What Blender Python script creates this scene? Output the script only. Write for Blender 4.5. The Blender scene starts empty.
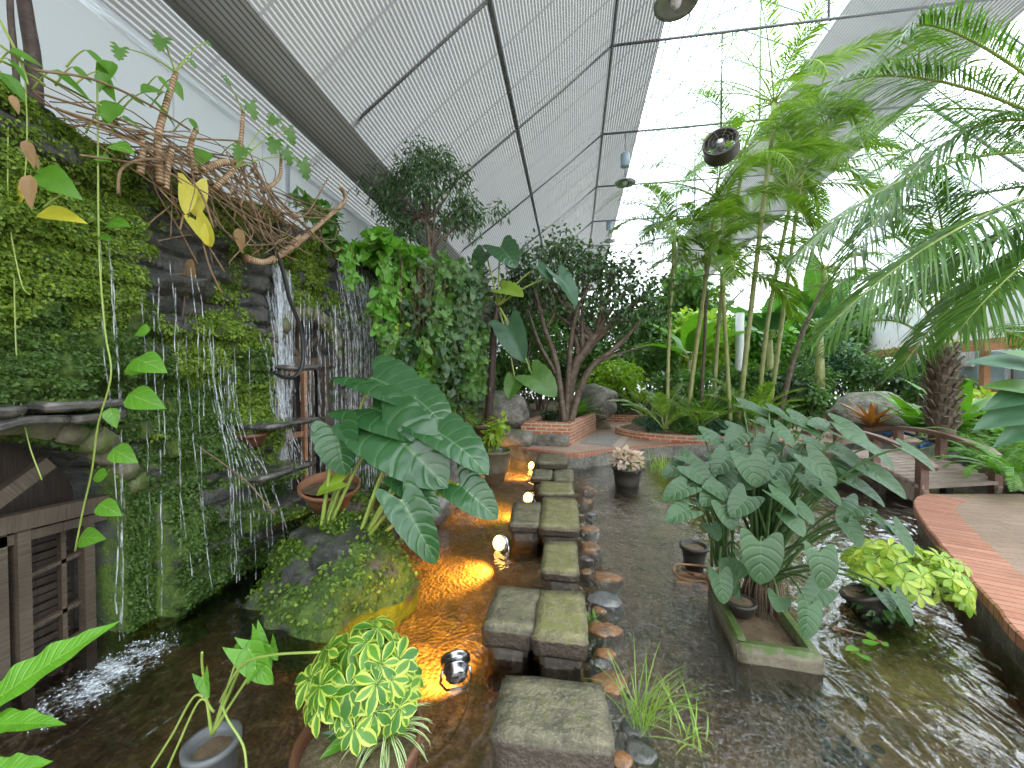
import bpy, bmesh, math, random
import numpy as np
from mathutils import Vector, Matrix

SC = bpy.context.scene
COL = SC.collection
PI = math.pi
RNG = np.random.default_rng(7)

# ------------------------------------------------------------------ camera
F = 400.0
YAW, PITCH, EYE = math.atan(62/400), math.atan(8/400), 1.55
FW = np.array([-math.sin(YAW)*math.cos(PITCH), math.cos(YAW)*math.cos(PITCH), -math.sin(PITCH)])
RT = np.array([math.cos(YAW), math.sin(YAW), 0.0])
UP = np.cross(RT, FW)
EYEP = np.array([0, 0, EYE])
def ray(x, y): return FW + (x-512)/F*RT + (384-y)/F*UP
def AZ(x, y, z): d = ray(x, y); return EYEP + d*((z-EYE)/d[2])
def AY(x, y, Y): d = ray(x, y); return EYEP + d*(Y/d[1])
def AX(x, y, X): d = ray(x, y); return EYEP + d*(X/d[0])
cd = bpy.data.cameras.new('camera'); cam = bpy.data.objects.new('camera', cd); COL.objects.link(cam)
cd.sensor_width = 36; cd.lens = 36*F/1024; cd.clip_start = 0.05; cd.clip_end = 300
SKY_LOW, SKY_HIGH = 2.2, 6.0
cam.matrix_world = Matrix(((RT[0], UP[0], -FW[0], 0), (RT[1], UP[1], -FW[1], 0), (RT[2], UP[2], -FW[2], EYE), (0, 0, 0, 1)))
SC.camera = cam

# ------------------------------------------------------------------ helpers
def nrm(a):
    a = np.asarray(a, float); l = np.linalg.norm(a, axis=-1, keepdims=True); return a/np.maximum(l, 1e-9)
def A(*v): return np.array(v, float)
def low(p, z=.5): p = np.array(p, float); p[2] = min(p[2], z); return p

def vnoise(P, seed=0):
    """value noise in 0..1 at points P (n,3)"""
    P = np.asarray(P, float); I = np.floor(P).astype(np.int64); f = P-I; f = f*f*(3-2*f)
    def h(ix, iy, iz):
        n = (ix*374761393 + iy*668265263 + iz*2147483647 + seed*974634777) & 0xffffffff
        n = ((n ^ (n >> 13))*1274126177) & 0xffffffff
        n = ((n ^ (n >> 15))*2246822519) & 0xffffffff
        return ((n ^ (n >> 16)) & 0xffff)/65535.0
    r = 0
    for dx in (0, 1):
        for dy in (0, 1):
            for dz in (0, 1):
                w = (f[:, 0] if dx else 1-f[:, 0])*(f[:, 1] if dy else 1-f[:, 1])*(f[:, 2] if dz else 1-f[:, 2])
                r = r + w*h(I[:, 0]+dx, I[:, 1]+dy, I[:, 2]+dz)
    return r
def fbm(P, oct=4, seed=0):
    P = np.asarray(P, float); r = 0; a = .5; t = 0
    for k in range(oct): r = r + a*vnoise(P*2**k, seed+k); t += a; a *= .5
    return r/t

class MB:
    def __init__(s): s.b = []; s.n = 0
    def add(s, V, Fc, UV=None, mat=0, smooth=True):
        V = np.asarray(V, float).reshape(-1, 3); Fc = np.asarray(Fc, np.int64)
        if UV is None: UV = np.zeros((len(V), 2))
        s.b.append((V, Fc+s.n, np.asarray(UV, float), mat, smooth)); s.n += len(V)
        return s
    def addm(s, T, mat=0, smooth=True): return s.add(*T, mat=mat, smooth=smooth)
    def verts(s): return np.concatenate([b[0] for b in s.b])

OFF = {}
def build(name, mb, mats, parent=None, loc=None):
    V = mb.verts()
    if parent is not None: off = OFF[parent.name]
    elif loc is not None: off = np.asarray(loc, float)
    else:
        lo, hi = V.min(0), V.max(0); off = A((lo[0]+hi[0])/2, (lo[1]+hi[1])/2, lo[2])
    me = bpy.data.meshes.new(name)
    me.vertices.add(len(V)); me.vertices.foreach_set('co', (V-off).astype(np.float32).ravel())
    loops = np.concatenate([b[1].ravel() for b in mb.b])
    tot = np.concatenate([np.full(len(b[1]), b[1].shape[1]) for b in mb.b])
    start = np.concatenate([[0], np.cumsum(tot)[:-1]])
    me.loops.add(len(loops)); me.loops.foreach_set('vertex_index', loops.astype(np.int32))
    me.polygons.add(len(tot)); me.polygons.foreach_set('loop_start', start.astype(np.int32)); me.polygons.foreach_set('loop_total', tot.astype(np.int32))
    me.polygons.foreach_set('material_index', np.concatenate([np.full(len(b[1]), b[3]) for b in mb.b]).astype(np.int32))
    me.update(calc_edges=True)
    me.polygons.foreach_set('use_smooth', np.concatenate([np.full(len(b[1]), b[4]) for b in mb.b]))
    uv = np.concatenate([b[2] for b in mb.b])
    me.uv_layers.new(name='UVMap').data.foreach_set('uv', uv[loops].astype(np.float32).ravel())
    if not isinstance(mats, (list, tuple)): mats = [mats]
    for m in mats: me.materials.append(m)
    me.validate()
    o = bpy.data.objects.new(name, me); COL.objects.link(o)
    if parent is not None: o.parent = parent
    else: o.location = off
    OFF[o.name] = off
    return o
def tag(o, label, cat, group=None, kind=None):
    o['label'] = label; o['category'] = cat
    if group: o['group'] = group
    if kind: o['kind'] = kind
    return o
def thing(name, label, cat, loc, group=None):
    o = bpy.data.objects.new(name, None); COL.objects.link(o); o.location = loc; o.empty_display_size = .1
    OFF[o.name] = np.asarray(loc, float)
    return tag(o, label, cat, group)
def struct(name, mb, mats, loc=None):
    o = build(name, mb, mats, loc=loc); o['kind'] = 'structure'; return o
def copy_thing(src, loc, rz=0, s=1, label=None):
    c = src.copy(); COL.objects.link(c); c.location = loc; c.rotation_euler = (0, 0, rz); c.scale = (s, s, s)
    if label: c['label'] = label
    for ch in list(src.children):
        d = ch.copy(); COL.objects.link(d); d.parent = c
        for g in list(ch.children):
            e = g.copy(); COL.objects.link(e); e.parent = d
    return c

# ------------------------------------------------------------------ shapes
def grid_faces(nu, nv, wrap=False):
    """nv rows of nu points"""
    m = nu if wrap else nu-1
    i, j = np.meshgrid(np.arange(m), np.arange(nv-1)); i = i.ravel(); j = j.ravel(); k = (i+1) % nu
    return np.stack([j*nu+i, j*nu+k, (j+1)*nu+k, (j+1)*nu+i], 1)
def box(c, size, rz=0, tilt=0):
    x, y, z = np.asarray(size)/2.
    V = A([-x,-y,-z],[x,-y,-z],[x,y,-z],[-x,y,-z],[-x,-y,z],[x,-y,z],[x,y,z],[-x,y,z])
    cr, sr = math.cos(rz), math.sin(rz); ct, st = math.cos(tilt), math.sin(tilt)
    V = V @ np.array([[1,0,0],[0,ct,st],[0,-st,ct]])
    V = V @ np.array([[cr,sr,0],[-sr,cr,0],[0,0,1]])
    Fc = np.array([[0,3,2,1],[4,5,6,7],[0,1,5,4],[1,2,6,5],[2,3,7,6],[3,0,4,7]])
    V6 = V[Fc].reshape(-1, 3); uv = np.zeros((24, 2))
    for k in range(6):
        q = V6[k*4:k*4+4]; uv[k*4:k*4+4, 0] = [0, np.linalg.norm(q[1]-q[0])]*2 if 0 else [0, np.linalg.norm(q[1]-q[0]), np.linalg.norm(q[1]-q[0]), 0]
        uv[k*4:k*4+4, 1] = [0, 0, np.linalg.norm(q[2]-q[1]), np.linalg.norm(q[2]-q[1])]
    return V6+np.asarray(c), np.arange(24).reshape(6, 4), uv
def beam(p0, p1, w, h, up=(0, 0, 1)):
    """a straight timber from p0 to p1"""
    p0 = np.asarray(p0, float); p1 = np.asarray(p1, float); d = nrm(p1-p0); s = nrm(np.cross(d, up)); u = np.cross(s, d); L = np.linalg.norm(p1-p0)
    V, Fc, uv = box((0, 0, 0), (w, L, h)); m = (p0+p1)/2
    return V[:, :1]*s+V[:, 1:2]*d+V[:, 2:]*u+m, Fc, uv
def bstone(c, size, rz=0, seed=0, bev=.02, rough=.012, sub=5):
    """an irregular hewn block with worn edges"""
    bm = bmesh.new(); bmesh.ops.create_cube(bm, size=1)
    bmesh.ops.scale(bm, vec=size, verts=bm.verts)
    bmesh.ops.bevel(bm, geom=bm.edges[:], offset=bev, segments=2, affect='EDGES')
    bmesh.ops.subdivide_edges(bm, edges=[e for e in bm.edges if e.calc_length() > min(size)*.5], cuts=sub, use_grid_fill=True)
    bmesh.ops.triangulate(bm, faces=[f for f in bm.faces if len(f.verts) > 4])
    bmesh.ops.triangulate(bm, faces=bm.faces[:])
    V = np.array([v.co[:] for v in bm.verts]); Fc = np.array([[v.index for v in f.verts] for f in bm.faces]); bm.free()
    V = V + (np.stack([fbm(V*7+seed*3.1+k*17, 3, seed+k) for k in range(3)], 1)-.5)*rough*2.4
    V[:, :2] *= 1+(.5-(V[:, 2:3]/size[2]+.5))*-.06
    cr, sr = math.cos(rz), math.sin(rz)
    V = V @ np.array([[cr,sr,0],[-sr,cr,0],[0,0,1]])
    return V+np.asarray(c), Fc, V[:, :2]
def rock(c, size, seed=0, rz=0, sub=3, amp=.55, flat=.0, cuts=9):
    bm = bmesh.new(); bmesh.ops.create_icosphere(bm, subdivisions=sub, radius=1)
    V = np.array([v.co[:] for v in bm.verts]); Fc = np.array([[v.index for v in f.verts] for f in bm.faces]); bm.free()
    n = fbm(V*1.3+seed*5.7, 4, seed); V = V*(1+amp*(n-.5)*1.6)[:, None]
    rs = np.random.default_rng(seed)          # facet it with a few cutting planes
    for k in range(cuts):
        d = nrm(rs.normal(size=3)); lim = .72+.2*rs.random(); q = V@d; V = V-np.outer(np.maximum(q-lim, 0)*.85, d)
    V = V+nrm(V)*((fbm(V*5+seed, 3, seed+9)-.5)*.12)[:, None]
    V = V*np.asarray(size)
    if flat: V[:, 2] = np.where(V[:, 2] > size[2]*flat, size[2]*flat+(V[:, 2]-size[2]*flat)*.25, V[:, 2])
    cr, sr = math.cos(rz), math.sin(rz)
    V = V @ np.array([[cr,sr,0],[-sr,cr,0],[0,0,1]])
    return V+np.asarray(c), Fc, V[:, :2]
def tube(pts, r, n=7, uvs=1.0):
    P = np.asarray(pts, float); m = len(P); r = np.broadcast_to(np.asarray(r, float), (m,))
    T = nrm(np.gradient(P, axis=0)); ref = A(0, 0, 1) if abs(T[0][2]) < .9 else A(1, 0, 0)
    N = []; a = nrm(np.cross(T[0], ref))
    for k in range(m):
        a = nrm(a-T[k]*np.dot(a, T[k])); N.append(a)
    N = np.array(N); B = np.cross(T, N); th = np.linspace(0, 2*PI, n, endpoint=False)
    V = P[:, None]+r[:, None, None]*(np.cos(th)[None, :, None]*N[:, None]+np.sin(th)[None, :, None]*B[:, None])
    L = np.concatenate([[0], np.cumsum(np.linalg.norm(np.diff(P, axis=0), axis=1))])
    uv = np.stack(np.broadcast_arrays(th[None]/(2*PI), L[:, None]*uvs), -1)
    V = V.reshape(-1, 3); Fc = grid_faces(n, m, True); uv = uv.reshape(-1, 2)
    # end caps as collapsed rings
    V = np.concatenate([V, P[:1], P[-1:]]); uv = np.concatenate([uv, uv[:1], uv[-1:]])
    a0 = np.arange(n); k = (a0+1) % n; c0 = m*n; c1 = c0+1
    Q = np.concatenate([Fc, np.stack([k, a0, np.full(n, c0), np.full(n, c0)], 1), np.stack([(m-1)*n+a0, (m-1)*n+k, np.full(n, c1), np.full(n, c1)], 1)])
    return V, Q, uv
def tri_fix(mb):      # turn the collapsed cap quads into triangles
    nb = []
    for V, Fc, uv, m, s in mb.b:
        if Fc.shape[1] == 4:
            d = Fc[:, 2] == Fc[:, 3]
            if d.any():
                nb.append((V, Fc[~d], uv, m, s)); nb.append((np.zeros((0, 3)), Fc[d][:, :3], np.zeros((0, 2)), m, s)); continue
        nb.append((V, Fc, uv, m, s))
    mb.b = nb
_build = build
def build(name, mb, mats, parent=None, loc=None):
    tri_fix(mb); return _build(name, mb, mats, parent, loc)
def lathe(c, prof, n=40, sx=1, sy=1, tilt=0, az=0):
    """revolve (r,z) profile; tilt leans the axis towards azimuth az"""
    p = np.asarray(prof, float); th = np.linspace(0, 2*PI, n, endpoint=False)
    V = np.stack([p[:, None, 0]*np.cos(th)*sx, p[:, None, 0]*np.sin(th)*sy, np.broadcast_to(p[:, None, 1], (len(p), n))], -1).reshape(-1, 3)
    if tilt:
        R = np.array(Matrix.Rotation(tilt, 3, Vector((-math.sin(az), math.cos(az), 0)))); V = V@R.T
    uv = np.stack(np.broadcast_arrays(th[None]/(2*PI), p[:, 1:2]), -1).reshape(-1, 2)
    return V+np.asarray(c), grid_faces(n, len(p), True), uv
def disc(c, r, n=40, rings=8, bump=.01, seed=0, dome=0.0):
    th = np.linspace(0, 2*PI, n, endpoint=False); rr = np.linspace(.001, 1, rings)
    V = np.stack([rr[:, None]*np.cos(th)*r, rr[:, None]*np.sin(th)*r, np.broadcast_to(dome*(1-rr[:, None]**2), (rings, n))], -1).reshape(-1, 3)
    V[:, 2] += (fbm(V*18+seed, 3, seed)-.5)*bump*2
    return V+np.asarray(c), grid_faces(n, rings, True), V[:, :2]
def prism(poly, z0, z1):
    """solid with a polygon outline (top with uv in metres)"""
    poly = np.asarray(poly, float); n = len(poly)
    bm = bmesh.new(); vs = [bm.verts.new((x, y, z1)) for x, y in poly]; f = bm.faces.new(vs)
    f.normal_update()
    r = bmesh.ops.triangulate(bm, faces=[f]); bm.normal_update()
    bm.verts.index_update()
    T = np.array([[v.index for v in f.verts] for f in bm.faces]); V = np.array([v.co[:] for v in bm.verts]); bm.free()
    mb = []
    a = np.arange(n); k = (a+1) % n
    S = np.concatenate([np.c_[poly, np.full(n, z0)], np.c_[poly, np.full(n, z1)]]); 
    L = np.concatenate([[0], np.cumsum(np.linalg.norm(np.diff(poly, axis=0), axis=1))])
    return (V, T, V[:, :2]), (S, np.stack([a, k, n+k, n+a], 1), np.c_[np.r_[L, L], S[:, 2]])
def arc(p, az, el, L, droop, n=12, twist=0):
    """curve leaving p towards azimuth az / elevation el and bending down by droop radians over its length"""
    P = [np.asarray(p, float)]; s = L/(n-1)
    for k in range(n-1):
        t = (k+.5)/(n-1); e = el-droop*t**1.3; a = az+twist*t
        P.append(P[-1]+s*A(math.cos(e)*math.cos(a), math.cos(e)*math.sin(a), math.sin(e)))
    return np.array(P)
def bez(p0, p1, p2, n=10):
    t = np.linspace(0, 1, n)[:, None]; return (1-t)**2*np.asarray(p0)+2*t*(1-t)*np.asarray(p1)+t*t*np.asarray(p2)
def spline(pts, n=8):
    """catmull-rom through the points"""
    P = np.asarray(pts, float); P = np.concatenate([[2*P[0]-P[1]], P, [2*P[-1]-P[-2]]]); out = []
    for i in range(1, len(P)-2):
        t = np.linspace(0, 1, n, endpoint=False)[:, None]; a, b, c, d = P[i-1:i+3]
        out.append(.5*(2*b+(c-a)*t+(2*a-5*b+4*c-d)*t*t+(3*b-a-3*c+d)*t**3))
    return np.concatenate(out+[P[-2:-1]])

# leaf shapes: base at origin, growing along +y, facing +z, length 1
def leaf_t(kind='ovate', hw=.3, nu=5, nv=7, fold=.15, droop=.15, wave=0., wf=5, edge=0.):
    u = np.linspace(-1, 1, nu); v = np.linspace(0, 1, nv); U, Vv = np.meshgrid(u, v)
    if kind == 'heart':
        w = np.clip(1-Vv**1.25, 0, 1)**.62*(.80+.62*Vv-.30*Vv**2)
        y = Vv - .30*np.sin(np.clip(np.abs(U), 0, 1)*PI*.62)**1.5*(1-Vv)**2.2 - 0*U
    elif kind == 'arrow':
        w = np.clip(1-Vv**1.1, 0, 1)**.7*(.86+.5*Vv-.3*Vv**2)
        y = Vv - .42*np.abs(U)**1.2*(1-Vv)**2.6
    elif kind == 'lance': w = np.sin(PI*np.clip(Vv, 0, 1)**.85)**.9+.02; y = Vv
    elif kind == 'obov': w = np.sin(PI*Vv**1.35)**.8+.02; y = Vv
    elif kind == 'strap': w = np.clip(1-Vv**4, 0, 1)*(.55+.45*np.sin(PI*Vv**.8)); y = Vv
    else: w = np.sin(PI*Vv**.7)**.9*(1-.25*Vv)+.015; y = Vv
    ew = 1+edge*np.sin(Vv*wf*2*PI)*np.abs(U)
    x = U*w*hw*ew
    z = fold*np.abs(x)*1.0 - droop*y*np.abs(y) + wave*np.sin(Vv*wf*2*PI)*np.abs(U)*w*hw
    return np.stack([x, y, z], -1).reshape(-1, 3), grid_faces(nu, nv), np.stack([U*.5+.5, Vv], -1).reshape(-1, 2)
def put(T, P, D, N, S, W=1.0):
    """many leaves at once: base P, direction D, facing N, size S, width factor W"""
    V, Fc, UV = T; P = np.atleast_2d(P); m = len(P); D = np.broadcast_to(D, (m, 3)); N = np.broadcast_to(N, (m, 3))
    S = np.broadcast_to(S, (m,)).astype(float); W = np.broadcast_to(W, (m,))
    Y = nrm(D); X = nrm(np.cross(Y, N)); Z = np.cross(X, Y)
    out = P[:, None]+S[:, None, None]*(V[None, :, :1]*X[:, None]*W[:, None, None]+V[None, :, 1:2]*Y[:, None]+V[None, :, 2:]*Z[:, None])
    k = len(V); Fm = (Fc[None]+(np.arange(m)*k)[:, None, None]).reshape(-1, Fc.shape[1])
    return out.reshape(-1, 3), Fm, np.tile(UV, (m, 1))
def cloud(mb, cen, rad, n, size, T, seed=0, shell=.5, droop=.5, outw=.8, mat=0, up=.6):
    """n leaves in ellipsoids round the centres"""
    rs = np.random.default_rng(seed); cen = np.atleast_2d(cen); m = len(cen); i = rs.integers(0, m, n)
    d = nrm(rs.normal(size=(n, 3))); q = rs.random(n)**shell
    P = cen[i]+d*q[:, None]*np.broadcast_to(rad, (m, 3))[i]
    D = d*outw+rs.normal(size=(n, 3))*.6-A(0, 0, droop)
    N = rs.normal(size=(n, 3))*.6+A(0, -.25, up)+d*.3
    mb.addm(put(T, P, D, N, size*(.6+.7*rs.random(n))), mat=mat)
def frond(mb, pts, n=40, L=.5, w=.022, ang=.95, droop=.4, vee=.25, r=.012, t0=.12, seed=0, mat=0, rmat=1, segs=4, taper=.55):
    """a feather leaf along the rachis curve"""
    rs = np.random.default_rng(seed); P = np.asarray(pts); m = len(P)
    t = np.linspace(t0, .99, n); f = t*(m-1); i = np.minimum(f.astype(int), m-2); a = (f-i)[:, None]
    B = P[i]*(1-a)+P[i+1]*a; T = nrm(np.gradient(P, axis=0)); T = nrm(T[i]*(1-a)+T[i+1]*a)
    S = nrm(np.cross(T, A(0, 0, 1))+1e-6); Nn = np.cross(S, T)
    prof = np.sin(PI*(.16+.80*(t-t0)/(1-t0)))**taper
    q = np.linspace(0, 1, segs)
    wp = np.interp(q, [0, .25, .6, 1], [.45, 1, .8, .04])
    for s in (-1, 1):
        an = ang-.35*t+rs.normal(size=n)*.07
        d = nrm(T*np.cos(an)[:, None]+S*s*np.sin(an)[:, None]+Nn*(vee+rs.normal(size=n)*.08)[:, None])
        ln = L*prof*(.9+.2*rs.random(n))
        C = B[:, None]+d[:, None]*(ln[:, None]*q)[..., None]-A(0, 0, 1)*((droop*(.8+.4*rs.random(n))*ln)[:, None]*q**2)[..., None]
        wd = nrm(np.cross(d, Nn)+Nn*.35)[:, None]*(w*wp)[None, :, None]*(.6+.4*prof)[:, None, None]
        V = np.stack([C-wd, C+wd], 2).reshape(n, segs*2, 3)
        fc = np.concatenate([[[2*k, 2*k+1, 2*k+3, 2*k+2]] for k in range(segs-1)])
        Fm = (fc[None]+(np.arange(n)*segs*2)[:, None, None]).reshape(-1, 4)
        uv = np.tile(np.stack([np.tile([0, 1], segs), np.repeat(q, 2)], 1), (n, 1))
        mb.add(V.reshape(-1, 3), Fm, uv, mat=mat)
    mb.addm(tube(P, np.linspace(r, r*.25, m), 5), mat=rmat)
def branch(mb, p, d, L, r, depth, rs, tips, spread=.6, up=.15, mat=0, n=5, kids=(2, 3)):
    m = 6; P = [np.asarray(p, float)]; d = nrm(d)
    for k in range(m-1):
        d = nrm(d+rs.normal(size=3)*.16+A(0, 0, up*.3)); P.append(P[-1]+d*L/(m-1))
    mb.addm(tube(P, np.linspace(r, r*.62, m), n), mat=mat)
    if depth == 0: tips.append(P[-1]); tips.append(P[-3]); return
    for k in range(rs.integers(*kids, endpoint=True)):
        nd = nrm(d+rs.normal(size=3)*spread+A(0, 0, up)); branch(mb, P[-1] if k < 2 else P[-2], nd, L*(.62+.25*rs.random()), r*.6, depth-1, rs, tips, spread, up, mat, n, kids)
# ------------------------------------------------------------------ materials
class G:
    def __init__(s, name):
        s.m = bpy.data.materials.new(name); s.m.use_nodes = True; s.t = s.m.node_tree; s.t.nodes.clear()
    def n(s, typ, ins=None, out=0, **pr):
        nd = s.t.nodes.new('ShaderNode'+typ)
        for k, v in pr.items(): setattr(nd, k, v)
        for k, v in (ins or {}).items():
            sk = nd.inputs[k]
            if isinstance(v, bpy.types.NodeSocket): s.t.links.new(v, sk)
            else:
                if sk.type == 'RGBA' and len(v) == 3: v = (*v, 1)
                sk.default_value = v
        return nd.outputs[out] if out is not None else nd
    def math(s, op, a, b=0.0, c=0.0): return s.n('Math', {0: a, 1: b, 2: c}, operation=op)
    def mix(s, f, a, b): return s.n('Mix', {0: f, 6: a, 7: b}, out=2, data_type='RGBA')
    def step(s, v, lo, hi, a=0.0, b=1.0): return s.n('MapRange', {0: v, 1: lo, 2: hi, 3: a, 4: b})
    def noise(s, vec, scale, detail=4, rough=.55, dist=0.0): return s.n('TexNoise', {'Vector': vec, 'Scale': scale, 'Detail': detail, 'Roughness': rough, 'Distortion': dist})
    def obj(s): return s.n('TexCoord', out=3)
    def pos(s): return s.n('NewGeometry', out=0)
    def uv(s): return s.n('TexCoord', out=2)
    def sep(s, v): nd = s.n('SeparateXYZ', {0: v}, out=None); return nd.outputs
    def vmul(s, v, k): return s.n('VectorMath', {0: v, 1: k}, operation='MULTIPLY')
    def bump(s, h, st=.5, d=.02): return s.n('Bump', {'Height': h, 'Strength': st, 'Distance': d})
    def pbr(s, **k):
        ren = {'color': 'Base Color', 'rough': 'Roughness', 'metal': 'Metallic', 'normal': 'Normal', 'spec': 'Specular IOR Level', 'coat': 'Coat Weight', 'emit': 'Emission Color', 'es': 'Emission Strength', 'alpha': 'Alpha'}
        return s.n('BsdfPrincipled', {ren[a]: b for a, b in k.items()})
    def end(s, sh): o = s.t.nodes.new('ShaderNodeOutputMaterial'); s.t.links.new(sh, o.inputs[0]); return s.m

def leafmat(name, c1, c2, rough=.38, trans=.3, vein=None, margin=None, vk=7., nsc=6., spec=.5, tmul=(1.5, 1.6, .6), mthr=.55):
    g = G(name); ri = g.n('NewGeometry', out=8)
    c = g.mix(ri, c1, c2)
    nz = g.noise(g.obj(), nsc, 3); c = g.mix(g.step(nz, .35, .75, 0, .5), c, tuple(x*.72 for x in c1))
    nrmal = None
    if vein or margin:
        u, v, _ = g.sep(g.uv()); au = g.math('MULTIPLY', g.math('ABSOLUTE', g.math('SUBTRACT', u, .5)), 2.0)
        if margin:
            k = g.math('ADD', au, g.math('MULTIPLY', g.math('SUBTRACT', g.noise(g.obj(), 30., 2), .5), .5))
            c = g.mix(g.step(g.math('ADD', k, g.math('MULTIPLY', ri, .35)), mthr+.12, mthr+.25), c, margin)
        if vein:
            ph = g.math('FRACT', g.math('SUBTRACT', g.math('MULTIPLY', v, vk), g.math('MULTIPLY', au, 1.6)))
            sv = g.step(g.math('ABSOLUTE', g.math('SUBTRACT', ph, .5)), .0, .07, .8, 0.)
            mr = g.step(au, .02, .06, 1., 0.)
            mk = g.math('MAXIMUM', sv, mr)
            c = g.mix(g.math('MULTIPLY', mk, .7), c, vein)
            nrmal = g.bump(g.math('SUBTRACT', 1.0, g.step(g.math('ABSOLUTE', g.math('SUBTRACT', ph, .5)), .0, .22, 1., 0.)), .3, .01)
    k = dict(color=c, rough=rough, spec=spec)
    if nrmal: k['normal'] = nrmal
    p = g.pbr(**k)
    tr = g.n('BsdfTranslucent', {'Color': g.n('VectorMath', {0: c, 1: tmul}, operation='MULTIPLY')})
    return g.end(g.n('MixShader', {0: trans, 1: p, 2: tr}))
def plain(name, c, rough=.5, metal=0., spec=.5, c2=None, sc=8., bump=0., bd=.01):
    g = G(name)
    nz = g.noise(g.obj(), sc, 5)
    col = g.mix(g.step(nz, .3, .7), c, c2 or tuple(x*.8 for x in c))
    k = dict(color=col, rough=rough, metal=metal, spec=spec)
    if bump: k['normal'] = g.bump(g.noise(g.obj(), sc*5, 4), bump, bd)
    return g.end(g.pbr(**k))
def rockmat(name, c1, c2, c3, sc=5., rough=.6, moss=None, mthr=.55, wet=.0, bump=.5, bd=.02, side=None):
    g = G(name); o = g.pos(); a = g.noise(o, sc, 6, .6); b = g.noise(o, sc*3.7, 5, .6)
    c = g.mix(g.step(a, .35, .65), c1, c2); c = g.mix(g.step(b, .55, .75), c, c3)
    if moss:
        nz = g.sep(g.n('NewGeometry', out=1))[2]
        f = g.math('ADD', g.math('MULTIPLY', nz, .35), g.noise(o, sc*1.6, 5, .65)); c = g.mix(g.step(f, mthr, mthr+.15), c, moss)
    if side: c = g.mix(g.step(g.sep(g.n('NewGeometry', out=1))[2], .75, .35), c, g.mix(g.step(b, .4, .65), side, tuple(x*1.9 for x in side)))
    return g.end(g.pbr(color=c, rough=g.step(a, .3, .7, rough, rough*.6), normal=g.bump(b, bump, bd), spec=.5, coat=wet))
def woodmat(name, c1, c2, rough=.6, along=1, sc=3.):
    g = G(name); v = g.vmul(g.uv(), (30., 1.5, 1.) if along else (1.5, 30., 1.)); n1 = g.noise(v, sc, 6, .6, .4); n2 = g.noise(g.pos(), 2.5, 3)
    c = g.mix(g.step(n1, .3, .7), c1, c2); c = g.mix(g.step(n2, .45, .7, 0, .5), c, tuple(x*.5 for x in c1))
    return g.end(g.pbr(color=c, rough=rough, normal=g.bump(n1, .5, .006)))
def brickmat(name, c1, c2, mortar, bw=.2, bh=.065, uv=True, off=.5, ms=.012, rough=.75, stain=.4):
    g = G(name); co = g.uv() if uv else g.pos()
    bt = g.n('TexBrick', {'Vector': co, 'Color1': c1, 'Color2': c2, 'Mortar': mortar, 'Scale': 1.0, 'Mortar Size': ms, 'Mortar Smooth': .2, 'Bias': 0., 'Brick Width': bw, 'Row Height': bh}, out=None, offset=off)
    nz = g.noise(g.pos(), 3.5, 6, .65); c = g.mix(g.step(nz, .45, .75, 0, stain), bt.outputs[0], tuple(x*.45 for x in c1))
    c = g.mix(g.step(g.noise(g.pos(), 40., 3), .5, .8, 0, .35), c, tuple(min(1, x*1.5) for x in c2))
    h = g.math('SUBTRACT', g.noise(g.pos(), 60., 3), g.math('MULTIPLY', bt.outputs[1], 1.5))
    return g.end(g.pbr(color=c, rough=rough, normal=g.bump(h, .5, .008)))

M = {}
# leaves
M['moss'] = leafmat('moss', (.10, .19, .017), (.31, .42, .055), .55, .35, nsc=2.5)
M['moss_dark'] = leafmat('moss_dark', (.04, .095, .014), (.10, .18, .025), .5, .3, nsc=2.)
M['alocasia'] = leafmat('alocasia_leaf', (.02, .08, .025), (.04, .12, .035), .25, .14, vein=(.10, .21, .08), vk=6.5, spec=.6)
M['trough_leaf'] = leafmat('heart_leaf', (.016, .055, .018), (.065, .135, .045), .40, .14, vein=(.055, .125, .048), vk=5., spec=.5)
M['green'] = leafmat('green_leaf', (.07, .21, .02), (.15, .34, .035), .35, .35)
M['pothos'] = leafmat('pothos_leaf', (.09, .27, .02), (.16, .38, .04), .3, .35, vein=(.25, .45, .10), vk=4.)
M['yellow'] = leafmat('yellow_leaf', (.55, .48, .03), (.75, .70, .10), .4, .35)
M['dark'] = leafmat('dark_leaf', (.018, .06, .015), (.05, .11, .028), .33, .22)
M['ficus'] = leafmat('ficus_leaf', (.032, .085, .025), (.095, .175, .055), .35, .22)
M['lime'] = leafmat('lime_leaf', (.20, .38, .03), (.40, .55, .07), .38, .4)
M['mid'] = leafmat('mid_leaf', (.055, .15, .025), (.13, .26, .05), .38, .3)
M['blue'] = leafmat('bluegreen_leaf', (.04, .12, .06), (.09, .19, .10), .4, .25)
M['palm'] = leafmat('palm_leaf', (.09, .19, .02), (.23, .36, .05), .38, .40)
M['date'] = leafmat('date_leaf', (.055, .14, .022), (.13, .26, .045), .36, .32)
M['fern'] = leafmat('fern_leaf', (.07, .20, .02), (.16, .36, .05), .42, .35)
M['variegated'] = leafmat('variegated_leaf', (.05, .17, .02), (.15, .33, .04), .32, .3, margin=(.50, .58, .10), nsc=4, mthr=.62)
M['gold'] = leafmat('gold_leaf', (.20, .36, .03), (.58, .62, .10), .34, .35, margin=(.10, .25, .03), mthr=.9)
M['spider'] = leafmat('striped_leaf', (.08, .22, .03), (.14, .30, .05), .4, .3, margin=(.70, .74, .45), mthr=.45)
M['pink'] = leafmat('pink_leaf', (.55, .35, .33), (.80, .72, .66), .45, .3)
M['red'] = leafmat('red_leaf', (.35, .04, .03), (.22, .18, .04), .35, .3)
M['dead'] = leafmat('dead_leaf', (.22, .12, .05), (.40, .26, .12), .7, .25)
M['banana'] = leafmat('banana_leaf', (.05, .17, .05), (.09, .24, .07), .3, .3, vein=(.25, .40, .16), vk=22.)
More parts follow.
